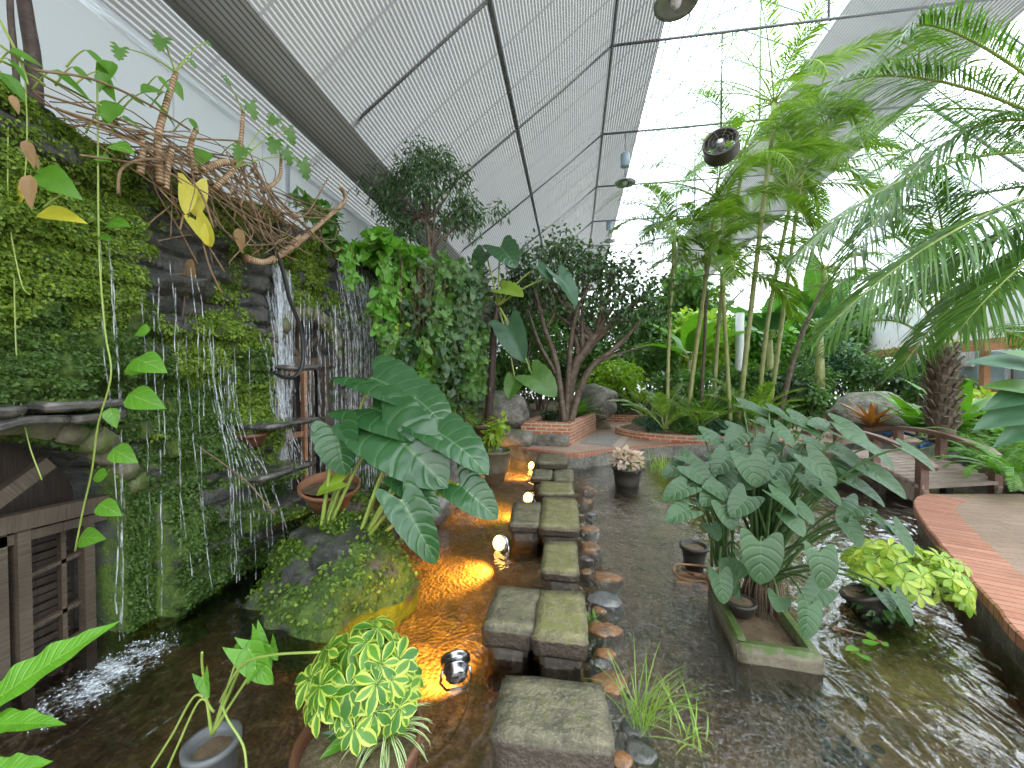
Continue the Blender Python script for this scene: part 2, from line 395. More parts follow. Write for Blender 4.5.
M['nest'] = leafmat('nest_leaf', (.10, .31, .02), (.16, .40, .03), .32, .35, vein=(.26, .50, .10), vk=16.)
M['grass'] = leafmat('grass_leaf', (.14, .30, .03), (.36, .46, .10), .4, .35)
M['petiole'] = plain('petiole', (.20, .30, .05), .4, c2=(.32, .38, .09))
M['cane'] = plain('cane', (.20, .23, .06), .45, c2=(.36, .34, .14), sc=7.)
M['stem_brown'] = plain('brown_stem', (.13, .075, .04), .7, c2=(.26, .17, .09), sc=14., bump=.4)
M['bark'] = rockmat('bark', (.07, .045, .03), (.16, .115, .08), (.24, .19, .13), 9., .75)
M['bark_dark'] = rockmat('dark_bark', (.035, .02, .015), (.075, .045, .035), (.13, .09, .07), 9., .75)
M['root'] = plain('root_hair', (.10, .065, .04), .8, c2=(.20, .14, .09), sc=20.)
# ringed pale stems of the old climber
g = G('ringed_stem'); v = g.sep(g.uv())[1]; s_ = g.math('FRACT', g.math('MULTIPLY', v, 46.))
c = g.mix(g.step(s_, .25, .6), (.16, .09, .04), (.52, .38, .24)); c = g.mix(g.step(g.noise(g.pos(), 20., 3), .45, .7), c, (.22, .11, .05))
M['ringed'] = g.end(g.pbr(color=c, rough=.7, normal=g.bump(s_, .8, .01)))
# stone, soil, wood
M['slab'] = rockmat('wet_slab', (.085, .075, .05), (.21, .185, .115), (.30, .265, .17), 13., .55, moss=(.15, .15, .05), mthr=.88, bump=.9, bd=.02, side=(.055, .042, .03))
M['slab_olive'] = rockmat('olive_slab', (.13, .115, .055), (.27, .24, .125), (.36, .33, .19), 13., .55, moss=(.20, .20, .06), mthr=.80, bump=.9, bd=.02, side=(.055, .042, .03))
M['slab_side'] = rockmat('slab_side', (.06, .05, .04), (.13, .105, .08), (.19, .17, .12), 7., .55, bump=.6)
M['rust'] = rockmat('rust_rock', (.30, .12, .035), (.10, .065, .04), (.42, .25, .12), 13., .42, wet=.4)
M['grey_rock'] = rockmat('grey_rock', (.10, .10, .10), (.20, .19, .18), (.07, .065, .06), 8., .38, wet=.5)
M['slate'] = rockmat('dark_slate', (.05, .048, .045), (.12, .11, .10), (.17, .15, .13), 6., .35, wet=.4)
M['boulder'] = rockmat('boulder', (.09, .085, .07), (.24, .22, .185), (.33, .31, .27), 4.5, .8, moss=(.10, .13, .04), mthr=.76, bump=.9, bd=.04)
M['soil'] = rockmat('soil', (.10, .065, .035), (.19, .13, .075), (.05, .035, .02), 9., .95)
M['gravel_soil'] = rockmat('gritty_soil', (.16, .115, .055), (.30, .235, .13), (.09, .06, .03), 45., .95, bump=.9)
M['black_stone'] = plain('black_stone', (.012, .012, .013), .35)
M['terracotta'] = plain('terracotta', (.30, .13, .06), .6, c2=(.20, .085, .045), sc=10.)
M['brown_pot'] = plain('brown_pot', (.17, .075, .04), .35, c2=(.11, .05, .03), sc=5.)
M['grey_pot'] = plain('grey_pot', (.13, .135, .14), .4, c2=(.09, .09, .09), sc=5.)
M['black_pot'] = plain('black_pot', (.02, .018, .016), .4, c2=(.05, .04, .03))
M['mossy_pot'] = rockmat('mossy_pot', (.12, .10, .07), (.19, .16, .11), (.08, .10, .03), 8., .7, moss=(.07, .11, .02), mthr=.62)
M['old_wood'] = woodmat('old_wood', (.05, .035, .024), (.125, .093, .066), .55)
M['dark_wood'] = woodmat('dark_wood', (.03, .021, .016), (.075, .055, .043), .5)
M['bridge_rail'] = woodmat('bridge_rail', (.15, .075, .055), (.27, .15, .11), .5)
M['bridge_deck'] = woodmat('bridge_deck', (.27, .20, .16), (.42, .33, .27), .65)
M['trellis'] = woodmat('trellis_wood', (.30, .13, .06), (.42, .22, .11), .6)
M['brick'] = brickmat('red_brick', (.42, .11, .045), (.52, .22, .11), (.52, .45, .37), .20, .068)
M['kerb'] = brickmat('kerb_brick', (.35, .135, .075), (.44, .20, .125), (.15, .08, .05), .075, .6, off=0., ms=.006)
M['pave'] = brickmat('path_paver', (.25, .165, .11), (.31, .21, .145), (.18, .12, .085), .22, .11, ms=.004, stain=.3)
M['plaza'] = brickmat('plaza_paver', (.36, .24, .18), (.43, .30, .23), (.30, .21, .16), .2, .1, ms=.004, stain=.25)
M['slab_inset'] = brickmat('grey_paver', (.25, .22, .20), (.29, .26, .235), (.19, .17, .15), .5, .5, ms=.008, stain=.25)
M['inset_edge'] = plain('pale_paver', (.50, .40, .33), .8)
M['steel'] = plain('lamp_steel', (.55, .55, .56), .25, 1., c2=(.4, .4, .42))
M['metal'] = plain('grey_metal', (.16, .17, .18), .5, .6)
M['fan_metal'] = plain('fan_metal', (.10, .085, .075), .5, .5)
M['galv'] = plain('galvanised', (.55, .58, .62), .35, .7)
M['white'] = plain('white_paint', (.72, .73, .74), .6, c2=(.66, .67, .69))
M['lampblue'] = plain('lamp_body', (.33, .42, .52), .4)
M['rubber'] = plain('black_hose', (.02, .02, .022), .35)
M['blue_hose'] = plain('blue_hose', (.04, .15, .45), .4)
M['blue_glass'] = plain('window_pane', (.42, .56, .60), .1, c2=(.36, .5, .55))
g = G('wall_panel'); y = g.sep(g.pos())[1]; s_ = g.math('FRACT', g.math('MULTIPLY', y, 1.0))
c = g.mix(g.step(s_, .0, .02, 1., 0.), (.52, .55, .56), (.3, .31, .32)); M['wall_panel'] = g.end(g.pbr(color=c, rough=.6))
g = G('gutter_foil'); n1 = g.noise(g.vmul(g.pos(), (1., .25, 1.)), 7., 4)
M['foil'] = g.end(g.pbr(color=(.70, .75, .80), rough=.35, metal=.35, normal=g.bump(n1, .6, .05)))
# shade cloth: aluminium strips with open translucent gaps
g = G('shade_cloth'); u = g.sep(g.uv())[0]; s_ = g.math('FRACT', g.math('MULTIPLY', u, 1/.050))
k = g.step(g.math('ABSOLUTE', g.math('SUBTRACT', s_, .5)), .29, .35)
strip = g.n('MixShader', {0: .10, 1: g.pbr(color=(.18, .17, .15), rough=.5), 2: g.n('BsdfTranslucent', {'Color': (.5, .48, .44, 1)})})
gap = g.n('MixShader', {0: .80, 1: g.n('BsdfTransparent', {'Color': (.33, .33, .32, 1)}), 2: g.n('BsdfTranslucent', {'Color': (.12, .12, .115, 1)})})
M['shade'] = g.end(g.n('MixShader', {0: k, 1: strip, 2: gap}))
g = G('roof_glazing'); nz = g.noise(g.vmul(g.pos(), (.5, .5, .5)), 1.3, 3)
M['glazing'] = g.end(g.n('MixShader', {0: g.step(nz, .35, .7, .18, .45), 1: g.n('BsdfTransparent', {'Color': (.96, .98, 1, 1)}), 2: g.n('BsdfTranslucent', {'Color': (.94, .97, 1, 1)})}))
M['purlin'] = plain('roof_purlin', (.22, .33, .43), .5)
M['beam'] = plain('beam_steel', (.20, .21, .22), .5, .3)
g = G('far_glazing'); M['far_glazing'] = g.end(g.n('MixShader', {0: .6, 1: g.n('BsdfTransparent', {'Color': (.95, .97, 1, 1)}), 2: g.n('BsdfTranslucent', {'Color': (.9, .93, .95, 1)})}))
# water surface: mirror at grazing angles, tinted clear looking down, running ripples
g = G('pond_water'); p = g.pos(); X, Y, Z = g.sep(p)
n1 = g.noise(g.vmul(p, (1.0, .55, 1.)), 5.0, 2, .5, 1.2); n2 = g.noise(g.vmul(p, (1.3, .8, 1.)), 26., 3, .55, .6); n3 = g.noise(p, 1.1, 2)
run = g.math('MULTIPLY', g.step(X, .0, .5), g.step(X, 1.3, .8))
h = g.math('ADD', g.math('MULTIPLY', n1, g.step(n3, .3, .7, .8, 1.6)), g.math('MULTIPLY', n2, g.math('ADD', .05, g.math('MULTIPLY', run, .75))))
bp = g.bump(h, 1.0, .022); fr = g.n('Fresnel', {'IOR': 1.78, 'Normal': bp})
gl = g.n('BsdfGlossy', {'Color': (1, 1, 1, 1), 'Roughness': .02, 'Normal': bp})
M['water'] = g.end(g.n('MixShader', {0: g.math('MINIMUM', g.math('MULTIPLY', fr, 1.25), 1.0), 1: g.n('BsdfTransparent', {'Color': (.93, .88, .78, 1)}), 2: gl}))
g = G('pond_floor'); p = g.pos(); a = g.noise(p, 2.2, 6, .62); b = g.noise(p, 11., 6, .65); v = g.n('TexVoronoi', {'Vector': p, 'Scale': 38.}, out=0)
c = g.mix(g.step(a, .35, .68), (.13, .082, .04), (.30, .20, .10)); c = g.mix(g.step(b, .52, .72), c, (.42, .31, .16)); c = g.mix(g.step(g.noise(p, 4., 3), .58, .72, 0, .6), c, (.055, .065, .022))
M['pond_floor'] = g.end(g.pbr(color=c, rough=.8, normal=g.bump(g.math('ADD', b, g.math('MULTIPLY', v, .5)), .9, .04)))
def strandmat(name, dens):  # broken white water
    g = G(name); u, v, _ = g.sep(g.uv()); n = g.noise(g.vmul(g.pos(), (9., 9., 1.6)), 6., 4, .6)
    k = g.step(n, dens, dens+.3)
    wh = g.n('MixShader', {0: .5, 1: g.pbr(color=(.86, .90, .95), rough=.12, spec=.8), 2: g.n('BsdfTranslucent', {'Color': (.85, .9, .95, 1)})})
    return g.end(g.n('MixShader', {0: k, 1: g.n('BsdfTransparent', {'Color': (1, 1, 1, 1)}), 2: wh}))
M['fall'] = strandmat('falling_water', .42)
g = G('foam_water'); u_, v_, _ = g.sep(g.uv()); n = g.math('ADD', g.math('MULTIPLY', g.noise(g.pos(), 16., 6, .7, .8), .6), g.math('MULTIPLY', g.noise(g.pos(), 60., 4, .7), .4))
k = g.step(g.math('SUBTRACT', n, g.math('MULTIPLY', g.math('MULTIPLY', u_, u_), .16)), .42, .58)
M['foam'] = g.end(g.n('MixShader', {0: k, 1: g.n('BsdfTransparent', {'Color': (1, 1, 1, 1)}), 2: g.pbr(color=(.72, .77, .82), rough=.25)}))
M['stalk'] = plain('dark_stalk', (.05, .11, .03), .45, c2=(.09, .16, .045))
# wall of mossy stone: 'moss' attribute from the mesh picks moss or wet stone
g = G('moss_wall'); at = g.n('Attribute', attribute_name='moss', out=2); p = g.pos()
a = g.noise(p, 9., 6, .65); b = g.noise(g.vmul(p, (1., 1., 3.)), 4., 5, .6); d = g.noise(p, 55., 4, .7)
st = g.mix(g.step(b, .35, .65), (.030, .032, .030), (.085, .082, .072)); st = g.mix(g.step(a, .55, .75), st, (.11, .105, .085))
ms = g.mix(g.step(a, .35, .65), (.022, .055, .008), (.085, .14, .018)); ms = g.mix(g.step(d, .5, .75), ms, (.15, .21, .03))
k = g.step(g.math('ADD', at, g.math('MULTIPLY', g.math('SUBTRACT', a, .5), .8)), .36, .56)
M['moss_wall'] = g.end(g.pbr(color=g.mix(k, st, ms), rough=g.step(k, 0., 1., .32, .8), normal=g.bump(g.math('ADD', a, g.math('MULTIPLY', d, .5)), .9, .03)))
g = G('arch_stone'); p = g.pos(); a = g.noise(p, 12., 6, .65); c = g.mix(g.step(a, .35, .65), (.10, .09, .06), (.20, .185, .12)); c = g.mix(g.step(g.noise(p, 5., 5), .48, .65), c, (.09, .13, .02))
M['arch_stone'] = g.end(g.pbr(color=c, rough=.7, normal=g.bump(a, .7, .02)))
g = G('lamp_lens'); M['lens'] = g.end(g.n('Emission', {'Color': (1., .62, .16, 1), 'Strength': 5.}))

M['plaster'] = plain('beige_plaster', (.34, .28, .22), .8, c2=(.28, .23, .18))
# ------------------------------------------------------------------ sky
W = bpy.data.worlds.new('sky'); SC.world = W; W.use_nodes = True; t = W.node_tree; t.nodes.clear()
def wn(typ, ins=None, out=0, **pr):
    nd = t.nodes.new('ShaderNode'+typ)
    for k, v in pr.items(): setattr(nd, k, v)
    for k, v in (ins or {}).items():
        if isinstance(v, bpy.types.NodeSocket): t.links.new(v, nd.inputs[k])
        else: nd.inputs[k].default_value = v
    return nd.outputs[out]
gen = wn('TexCoord', out=0); el = wn('SeparateXYZ', {0: gen}, out=2)
nz = wn('TexNoise', {'Vector': gen, 'Scale': 3.2, 'Detail': 5., 'Roughness': .55})
fac = wn('MapRange', {0: nz, 1: .42, 2: .62})
colr = wn('Mix', {0: fac, 6: (.76, .90, 1., 1), 7: (1., .985, .96, 1)}, out=2, data_type='RGBA')
stg = wn('MapRange', {0: el, 1: .0, 2: 1., 3: SKY_LOW, 4: SKY_HIGH})
bg = wn('Background', {'Color': colr, 'Strength': stg}); wo = t.nodes.new('ShaderNodeOutputWorld'); t.links.new(bg, wo.inputs[0])
# ================================================================== SETTING
PL = 0.22                                  # level of the paths above the water
# ---- ground and pond
mb = MB(); nx, ny = 140, 170
gx, gy = np.meshgrid(np.linspace(-3.4, 5.2, nx), np.linspace(-.6, 9.2, ny))
P = np.stack([gx.ravel(), gy.ravel(), np.zeros(nx*ny)], 1)
P[:, 2] = -.17-.06*fbm(P*1.1, 3, 3)+.05*fbm(P*5, 3, 8)-.02
mb.add(P, grid_faces(nx, ny), P[:, :2]); o = struct('pond_floor', mb, M['pond_floor'], loc=(0, 0, -.2)); o.name = 'floor_pond'
mb = MB().addm(box((1, 4.3, -.004), (9, 10, .004))); struct('water', MB().add(A([-3.4,-.6,0],[5.2,-.6,0],[5.2,9.2,0],[-3.4,9.2,0]), [[0,1,2,3]], A([0,0],[1,0],[1,1],[0,1])), M['water'], loc=(0, 0, 0))
mb = MB(); nx, ny = 90, 110
gx, gy = np.meshgrid(np.linspace(-40, 40, nx), np.linspace(-25, 60, ny)); P = np.stack([gx.ravel(), gy.ravel(), np.full(nx*ny, -.4)], 1)
mb.add(P, grid_faces(nx, ny), P[:, :2]); struct('ground', mb, M['soil'], loc=(0, 0, -.4))

def slab_obj(name, poly, z0, z1, mats, top=0, side=1):
    (V, T, uv), (S, Q, suv) = prism(poly, z0, z1); mb = MB().add(V, T, uv, mat=top, smooth=False).add(S, Q, suv, mat=side, smooth=False)
    return struct(name, mb, mats)
# plaza beyond the stepping stones
pe = [AZ(*q, PL)[:2] for q in [(470, 446), (501, 446), (535, 451), (570, 456), (600, 453), (630, 450), (670, 446), (710, 444), (760, 444), (800, 446), (824, 446)]]
plaza = [(-3.3, pe[0][1]+.1)]+[tuple(p) for p in pe]+[(5.6, pe[-1][1]+.5), (9.5, 9.8), (11.4, 10.2), (11.4, 22), (-3.3, 22)]
slab_obj('path_plaza', plaza, -.35, PL, [M['plaza'], M['boulder']])
def ribbon_kerb(name, pts, width, z0, z1, mats, side=1, label=None):
    """a row of bricks laid crosswise along a curve (open strip with thickness)"""
    P = np.asarray(pts); P = np.c_[P, np.zeros(len(P))]; P = spline(P, 6)[:, :2]
    T = nrm(np.gradient(P, axis=0)); Nn = np.stack([-T[:, 1], T[:, 0]], 1)*side
    L = np.concatenate([[0], np.cumsum(np.linalg.norm(np.diff(P, axis=0), axis=1))]); n = len(P); Q = P+Nn*width
    jag = (vnoise(np.c_[L*14, L*0, L*0], 5)-.5)*.012
    V = np.concatenate([np.c_[P, np.full(n, z0)], np.c_[P, z1+jag-.01], np.c_[P+Nn*.012, z1+jag], np.c_[Q, z1+jag], np.c_[Q, np.full(n, z0)]])
    uv = np.concatenate([np.c_[L, np.full(n, c)] for c in (0, z1-z0, z1-z0+.01, z1-z0+width, 2*(z1-z0)+width)])
    return struct(name, MB().add(V, grid_faces(n, 5), uv, smooth=False), mats)
ribbon_kerb('kerb_plaza', pe, .12, PL-.04, PL+.03, M['kerb'], 1)
ribbon_kerb('trim_pond_edge', [(p[0], p[1]-.015) for p in pe], .12, -.32, PL-.035, M['boulder'], 1)
# right-hand path with its brick edge
re_ = [(2.05, -.6), (1.98, .6), (1.98, 1.5)]+[tuple(AZ(*q, PL)[:2]) for q in [(1024, 640), (995, 607), (970, 580), (945, 551), (926, 527), (914, 508), (915, 499), (926, 494)]]
path_in = [(p[0]+.035, p[1]) for p in re_]
slab_obj('path_right', path_in+[tuple(AZ(1020, 494, PL)[:2]), (5.6, 4.6), (5.6, -.6)], -.35, PL, [M['pave'], M['slab_side']])
ribbon_kerb('kerb_right', re_, .30, PL-.065, PL+.012, M['kerb'], -1)
# grey paved inset with pale edges on the plaza
q = [AZ(*c, PL+.006) for c in [(578, 441), (607, 444), (622, 434), (598, 432)]]
mb = MB().add(np.array(q), [[0, 1, 2, 3]], A([0,0],[1,0],[1,1],[0,1])); 
def flat_poly(name, pts, z, mat, th=.012):
    return slab_obj(name, [tuple(AZ(*c, z)[:2]) for c in pts], z-th, z, [mat, mat])
flat_poly('path_inset', [(580, 443), (612, 446), (624, 434), (596, 433)], PL+.008, M['slab_inset'])
flat_poly('trim_paving', [(612, 446), (621, 447), (632, 434), (624, 434)], PL+.01, M['inset_edge'])

# ---- planting beds (soil)
def bed(name, poly, h, mat=None, z0=.0):
    P = np.asarray(poly, float); c = P.mean(0); mb = MB(); R = 8; rows = []
    for k in range(R+1):
        s = 1-k/R*.985; q = c+(P-c)*s; z = h*(1-s**3)+PL+z0
        rows.append(np.c_[q, z+(fbm(np.c_[q*2.3, q[:, :1]*0], 3, 4)-.5)*.16*min(1, k/2)])
    V = np.concatenate(rows); n = len(P)
    f = grid_faces(n, R+1, True); mb.add(V, f, V[:, :2]); return struct(name, mb, mat or M['soil'])
def ellipse(cx, cy, rx, ry, n=40, a0=0, a1=2*PI): t = np.linspace(a0, a1, n, endpoint=False); return np.c_[cx+rx*np.cos(t), cy+ry*np.sin(t)]
bed('ground_left_bank', [(-3.3, 7.7), (-2.3, 7.75), (-1.0, 7.9), (-.75, 9.), (.1, 9.9), (.95, 10.3), (.95, 11.6), (.3, 12.1), (-.5, 20), (-3.3, 20)], .45, z0=.02)
PBX, PBY = 2.75, 9.5                                        # round palm bed
bed('ground_palm_bed', ellipse(PBX, PBY, 1.75, 1.15), .28, z0=.1)
bed('ground_far_bed', [(.3, 12.2), (1.6, 12.0), (2.9, 12.6), (5, 13), (8, 12.4), (11.3, 12), (11.3, 21.5), (.0, 21.5)], .35, z0=.05)
bed('ground_right_bed', [(5.35, 4.75), (5.1, 5.5), (5.6, 6.6), (6.5, 7.9), (7.6, 8.9), (9.2, 9.6), (11.3, 9.7), (11.3, 4.7), (8, 4.4)], .30, z0=.0)
def brick_ring(name, pts, h, th, z0, closed=False):
    P = np.asarray(pts, float); n = len(P)
    T = nrm(np.roll(P, -1, 0)-np.roll(P, 1, 0)) if closed else nrm(np.gradient(P, axis=0)); Nn = np.stack([-T[:, 1], T[:, 0]], 1)
    L = np.concatenate([[0], np.cumsum(np.linalg.norm(np.diff(P, axis=0), axis=1))]); Q = P+Nn*th
    V = np.concatenate([np.c_[P, np.full(n, z0)], np.c_[P, np.full(n, z0+h)], np.c_[Q, np.full(n, z0+h)], np.c_[Q, np.full(n, z0)]])
    uv = np.concatenate([np.c_[L, np.full(n, c)] for c in (0, h, h+th, 2*h+th)]); f = grid_faces(n, 4, closed)
    return struct(name, MB().add(V, f, uv, smooth=False), M['brick'])
brick_ring('kerb_palm_bed', ellipse(PBX, PBY, 1.8, 1.2, 60), .16, .1, PL-.01, True)
brick_ring('kerb_far_bed', spline(A([.25,12.15,0],[1.6,11.95,0],[2.9,12.55,0],[5,12.95,0],[8,12.35,0],[11.3,11.95,0]), 6)[:, :2], .2, .12, PL-.01)

# ---- greenhouse shell
TILT = -.04
zt = lambda z, Y: z+TILT*(Y-7.2)
X0, Z0 = AY(388, 242, 7.2)[[0, 2]]; X1, Z1 = AY(518, 127, 7.2)[[0, 2]]; X2, Z2 = AY(612, 44, 7.2)[[0, 2]]; X3 = AY(658, 43, 7.2)[0]
XR, ZR = 4.0, 10.2; SL = .88; XE = 11.5; ZE = ZR-SL*(XE-XR)
YA, YB = -2.5, 24.
def sheet(mb, prof, ya, yb, n, sag=None, mat=0):
    """sweep an (x,z) profile along the house; uv x runs across the sheet in metres"""
    pr = np.asarray(prof, float); Ys = np.linspace(ya, yb, n); L = np.concatenate([[0], np.cumsum(np.linalg.norm(np.diff(pr, axis=0), axis=1))])
    V = []
    for y in Ys:
        z = zt(pr[:, 1], y)
        if sag is not None: z = z+sag(L/L[-1], y)
        V.append(np.c_[pr[:, 0], np.full(len(pr), y), z])
    V = np.concatenate(V); uv = np.c_[np.tile(L, n), V[:, 1]]
    mb.add(V, grid_faces(len(pr), n), uv, mat=mat)
mb = MB(); hp = [(-3.5, ZE), (X0, Z0+.25), (X2, Z2+.3), (XR-1.0, ZR-.45), (XR, ZR-.1), (XR+1.0, ZR-.6), (XE, ZE+.1)]
sheet(mb, hp, YA, YB, 2); ceil = struct('ceiling', mb, M['glazing'], loc=(0, 0, 0))
ribp = np.array(hp[1:]); rb = None
for k, y in enumerate(np.arange(YA+.3, YB, .8)):
    if rb is None:
        rb = build('rib', MB().addm(tube(np.c_[ribp[:, 0], np.full(len(ribp), 0.), ribp[:, 1]-.03], .016, 5)), M['purlin'], parent=ceil)
        q = rb
    else: q = rb.copy(); COL.objects.link(q)
    q.location = (0, y, TILT*(y-7.2))
for k, s in enumerate(np.linspace(.0, 1, 9)):
    for side in (0, 1):
        x, z = (X2+(XR-.2-X2)*s, Z2+.24+(ZR-.35-Z2-.24)*s) if side == 0 else (XR+.4+(XE-XR-.4)*s, ZR-.35-(ZR-.35-ZE)*s)
        build('rail', MB().addm(tube(A([x, YA, zt(z, YA)], [x, YB, zt(z, YB)]), .014, 5)), M['purlin'], parent=ceil)
# walls
def quadwall(name, p, mat): return struct(name, MB().add(np.array(p, float), [[0, 1, 2, 3]], A([0,0],[1,0],[1,1],[0,1])), mat)
quadwall('wall_left', [(-3.42, YA, -.3), (-3.42, YB, -.3), (-3.42, YB, zt(Z0, YB)), (-3.42, YA, zt(Z0, YA))], M['wall_panel'])
quadwall('wall_right', [(XE, YA, -.3), (XE, YB, -.3), (XE, YB, zt(ZE, YB)), (XE, YA, zt(ZE, YA))], M['far_glazing'])
V = [(-3.5, YB, -.3), (XE, YB, -.3), (XE, YB, zt(ZE, YB)), (XR, YB, zt(ZR, YB)), (X2, YB, zt(Z2, YB)), (-3.5, YB, zt(Z0, YB))]
mb = MB().add(np.array(V), [[0, 1, 2], [0, 2, 3], [0, 3, 4], [0, 4, 5]]); wf = struct('wall_far', mb, M['far_glazing'])
for x in np.arange(-2, 11, 1.6):
    build('mullion', MB().addm(box((x, YB-.06, 2.2), (.06, .06, 5))), M['purlin'], parent=wf)
build('transom', MB().addm(box((4, YB-.06, 2.4), (15, .06, .08))), M['purlin'], parent=wf)
# foil-lined gutter and its pipes along the left eave
mb = MB(); gp = [(X0+.02, Z0+.02), (X0+.10, Z0-.02), (X0+.12, Z0-.10), (X0+.05, Z0-.13), (X0+.08, Z0-.2), (X0+.03, Z0-.24), (X0+.05, Z0-.36), (X0-.02, Z0-.38), (X0-.10, Z0-.38)]
sheet(mb, gp, YA, YB, 60, sag=lambda l, y: .012*np.sin(y*3+l*9)); struct('trim_gutter', mb, M['foil'])
build_pipe = MB().addm(tube(A([X0+.05, 4.4, 2.6], [X0+.05, 4.4, 3.2], [X0+.05, 4.4, zt(Z0, 4.4)-.1]), .05, 12)); tag(build('downpipe', build_pipe, M['galv']), 'short galvanised downpipe on the pale wall under the gutter', 'pipe')
# trusses every 2.4 m: sloping bar under the screens and a level collar to the right
beam0 = None
for k in range(0, 10):
    y = 2.4*k
    if beam0 is None:
        mb = MB().addm(tube(A([X0-.02, 0, Z0+.05], [X1, 0, Z1-.03], [X2, 0, Z2-.03]), .022, 6)).addm(tube(A([X2, 0, Z2-.03], [XR, 0, Z2-.03], [XE-4.3, 0, Z2-.03]), .022, 6))
        mb.addm(tube(A([XR, 0, Z2-.03], [XR, 0, ZR-.1]), .02, 5)).addm(tube(A([XE-4.3, 0, Z2-.03], [XE, 0, ZE]), .028, 6))
        beam0 = struct('beam', mb, M['beam'], loc=(0, 0, 0)); q = beam0
    else: q = beam0.copy(); COL.objects.link(q)
    q.location = (0, y, TILT*(y-7.2))
for nm_, x, z, r in (('beam_seam', X1, Z1-.04, .026), ('beam_ridge_pipe', X2, Z2-.05, .024)):
    struct(nm_, MB().addm(tube(np.array([[x, y, zt(z, y)+.012*math.sin(y*2.2)] for y in np.linspace(YA, YB, 60)]), r, 6)), M['beam'])
# shade screens
def saggy(a): return lambda l, y: -a*np.sin(PI*l)*(.6+.4*abs(math.sin(PI*y/2.4)))-.02*math.sin(y*1.7)*np.sin(PI*l)
mb = MB(); lo = np.linspace(0, 1, 12)
foldp = [(X0+.05, Z0+.0), (X0+.30, Z0+.16), (X0+.52, Z0+.20), (X0+.62, Z0+.34), (X0+.70, Z0+.55), (X0+.85, Z0+.74)]
pr = foldp+[(X0+.85+(X1-X0-.85)*s, Z0+.74+(Z1-Z0-.74)*s) for s in lo[1:]]
sheet(mb, pr, YA, YB, 120, saggy(.05)); s1 = build('shade_screen', mb, M['shade']); tag(s1, 'wide striped shade screen low on the left roof slope, beside the gutter', 'shade screen', 'striped shade screens under the roof')
mb = MB(); gpf = [(X0+.40, Z0+.13), (X0+.46, Z0+.11), (X0+.54, Z0+.15), (X0+.62, Z0+.24), (X0+.67, Z0+.36), (X0+.72, Z0+.50)]
sheet(mb, gpf, YA, YB, 120, saggy(.03)); build('gathered_fold', mb, M['shade'], parent=s1)
mb = MB(); pr = [(X1+(X2-X1)*s, Z1+(Z2-Z1)*s) for s in np.linspace(-.03, .99, 12)]
sheet(mb, pr, YA, YB, 120, saggy(.10)); tag(build('shade_screen', mb, M['shade']), 'narrower rippled shade screen high on the left slope, above the dark seam', 'shade screen', 'striped shade screens under the roof')
mb = MB(); pr = [(X2+.02, Z2-.02)]+[(X2+(X3-X2)*s, Z2+.05-.05*s) for s in np.linspace(.1, .9, 6)]+[(X3, Z2-.0), (X3+.03, Z2-.07)]
sheet(mb, pr, YA, YB, 120, lambda l, y: -.05*np.sin(l*PI)*abs(math.sin(PI*y/2.4))); tag(build('shade_screen', mb, M['shade']), 'drawn-back level strip of shade screen edging the clear roof, with hanging lamps', 'shade screen', 'striped shade screens under the roof')
mb = MB(); xa, xb = 5.25, 7.0; pr = [(xa+(xb-xa)*s, ZR-SL*(xa+(xb-xa)*s-XR)-.22-.06*math.sin(s*9)) for s in np.linspace(0, 1, 14)]
sheet(mb, pr, YA, YB, 100, saggy(.06)); tag(build('shade_screen', mb, M['shade']), 'half-drawn shade screen on the right roof slope above the palms', 'shade screen', 'striped shade screens under the roof')

# ---- the mossy stone wall with two built-in doors
D1 = dict(c=1.36, w=.64, s=.80, h=.46); D2 = dict(c=3.74, w=.46, s=1.70, h=.40)
def arch_z(D, Y, grow=0.): q = np.clip(1-((Y-D['c'])/(D['w']+grow))**2, 0, 1); return np.where(np.abs(Y-D['c']) < D['w']+grow, D['s']+(D['h']+grow)*np.sqrt(q), -9)
def wtop(Y): return np.interp(Y, [0, .8, 1.5, 2.0, 2.6, 3.2, 4, 5.1, 6.2, 7.6], [2.98, 2.94, 2.90, 2.86, 2.92, 2.98, 3.04, 3.22, 3.3, 3.4])
LEDGES = [  # Y0,Y1,z,depth
    (2.75, 3.45, 1.17, .17), (2.55, 3.25, .80, .26), (2.6, 3.3, .52, .22), (1.0, 1.98, 1.42, .10), (3.05, 3.6, 1.63, .12), (2.9, 3.3, 1.95, .08), (2.0, 2.5, 1.75, .07), (2.1, 2.6, 2.2, .07)]
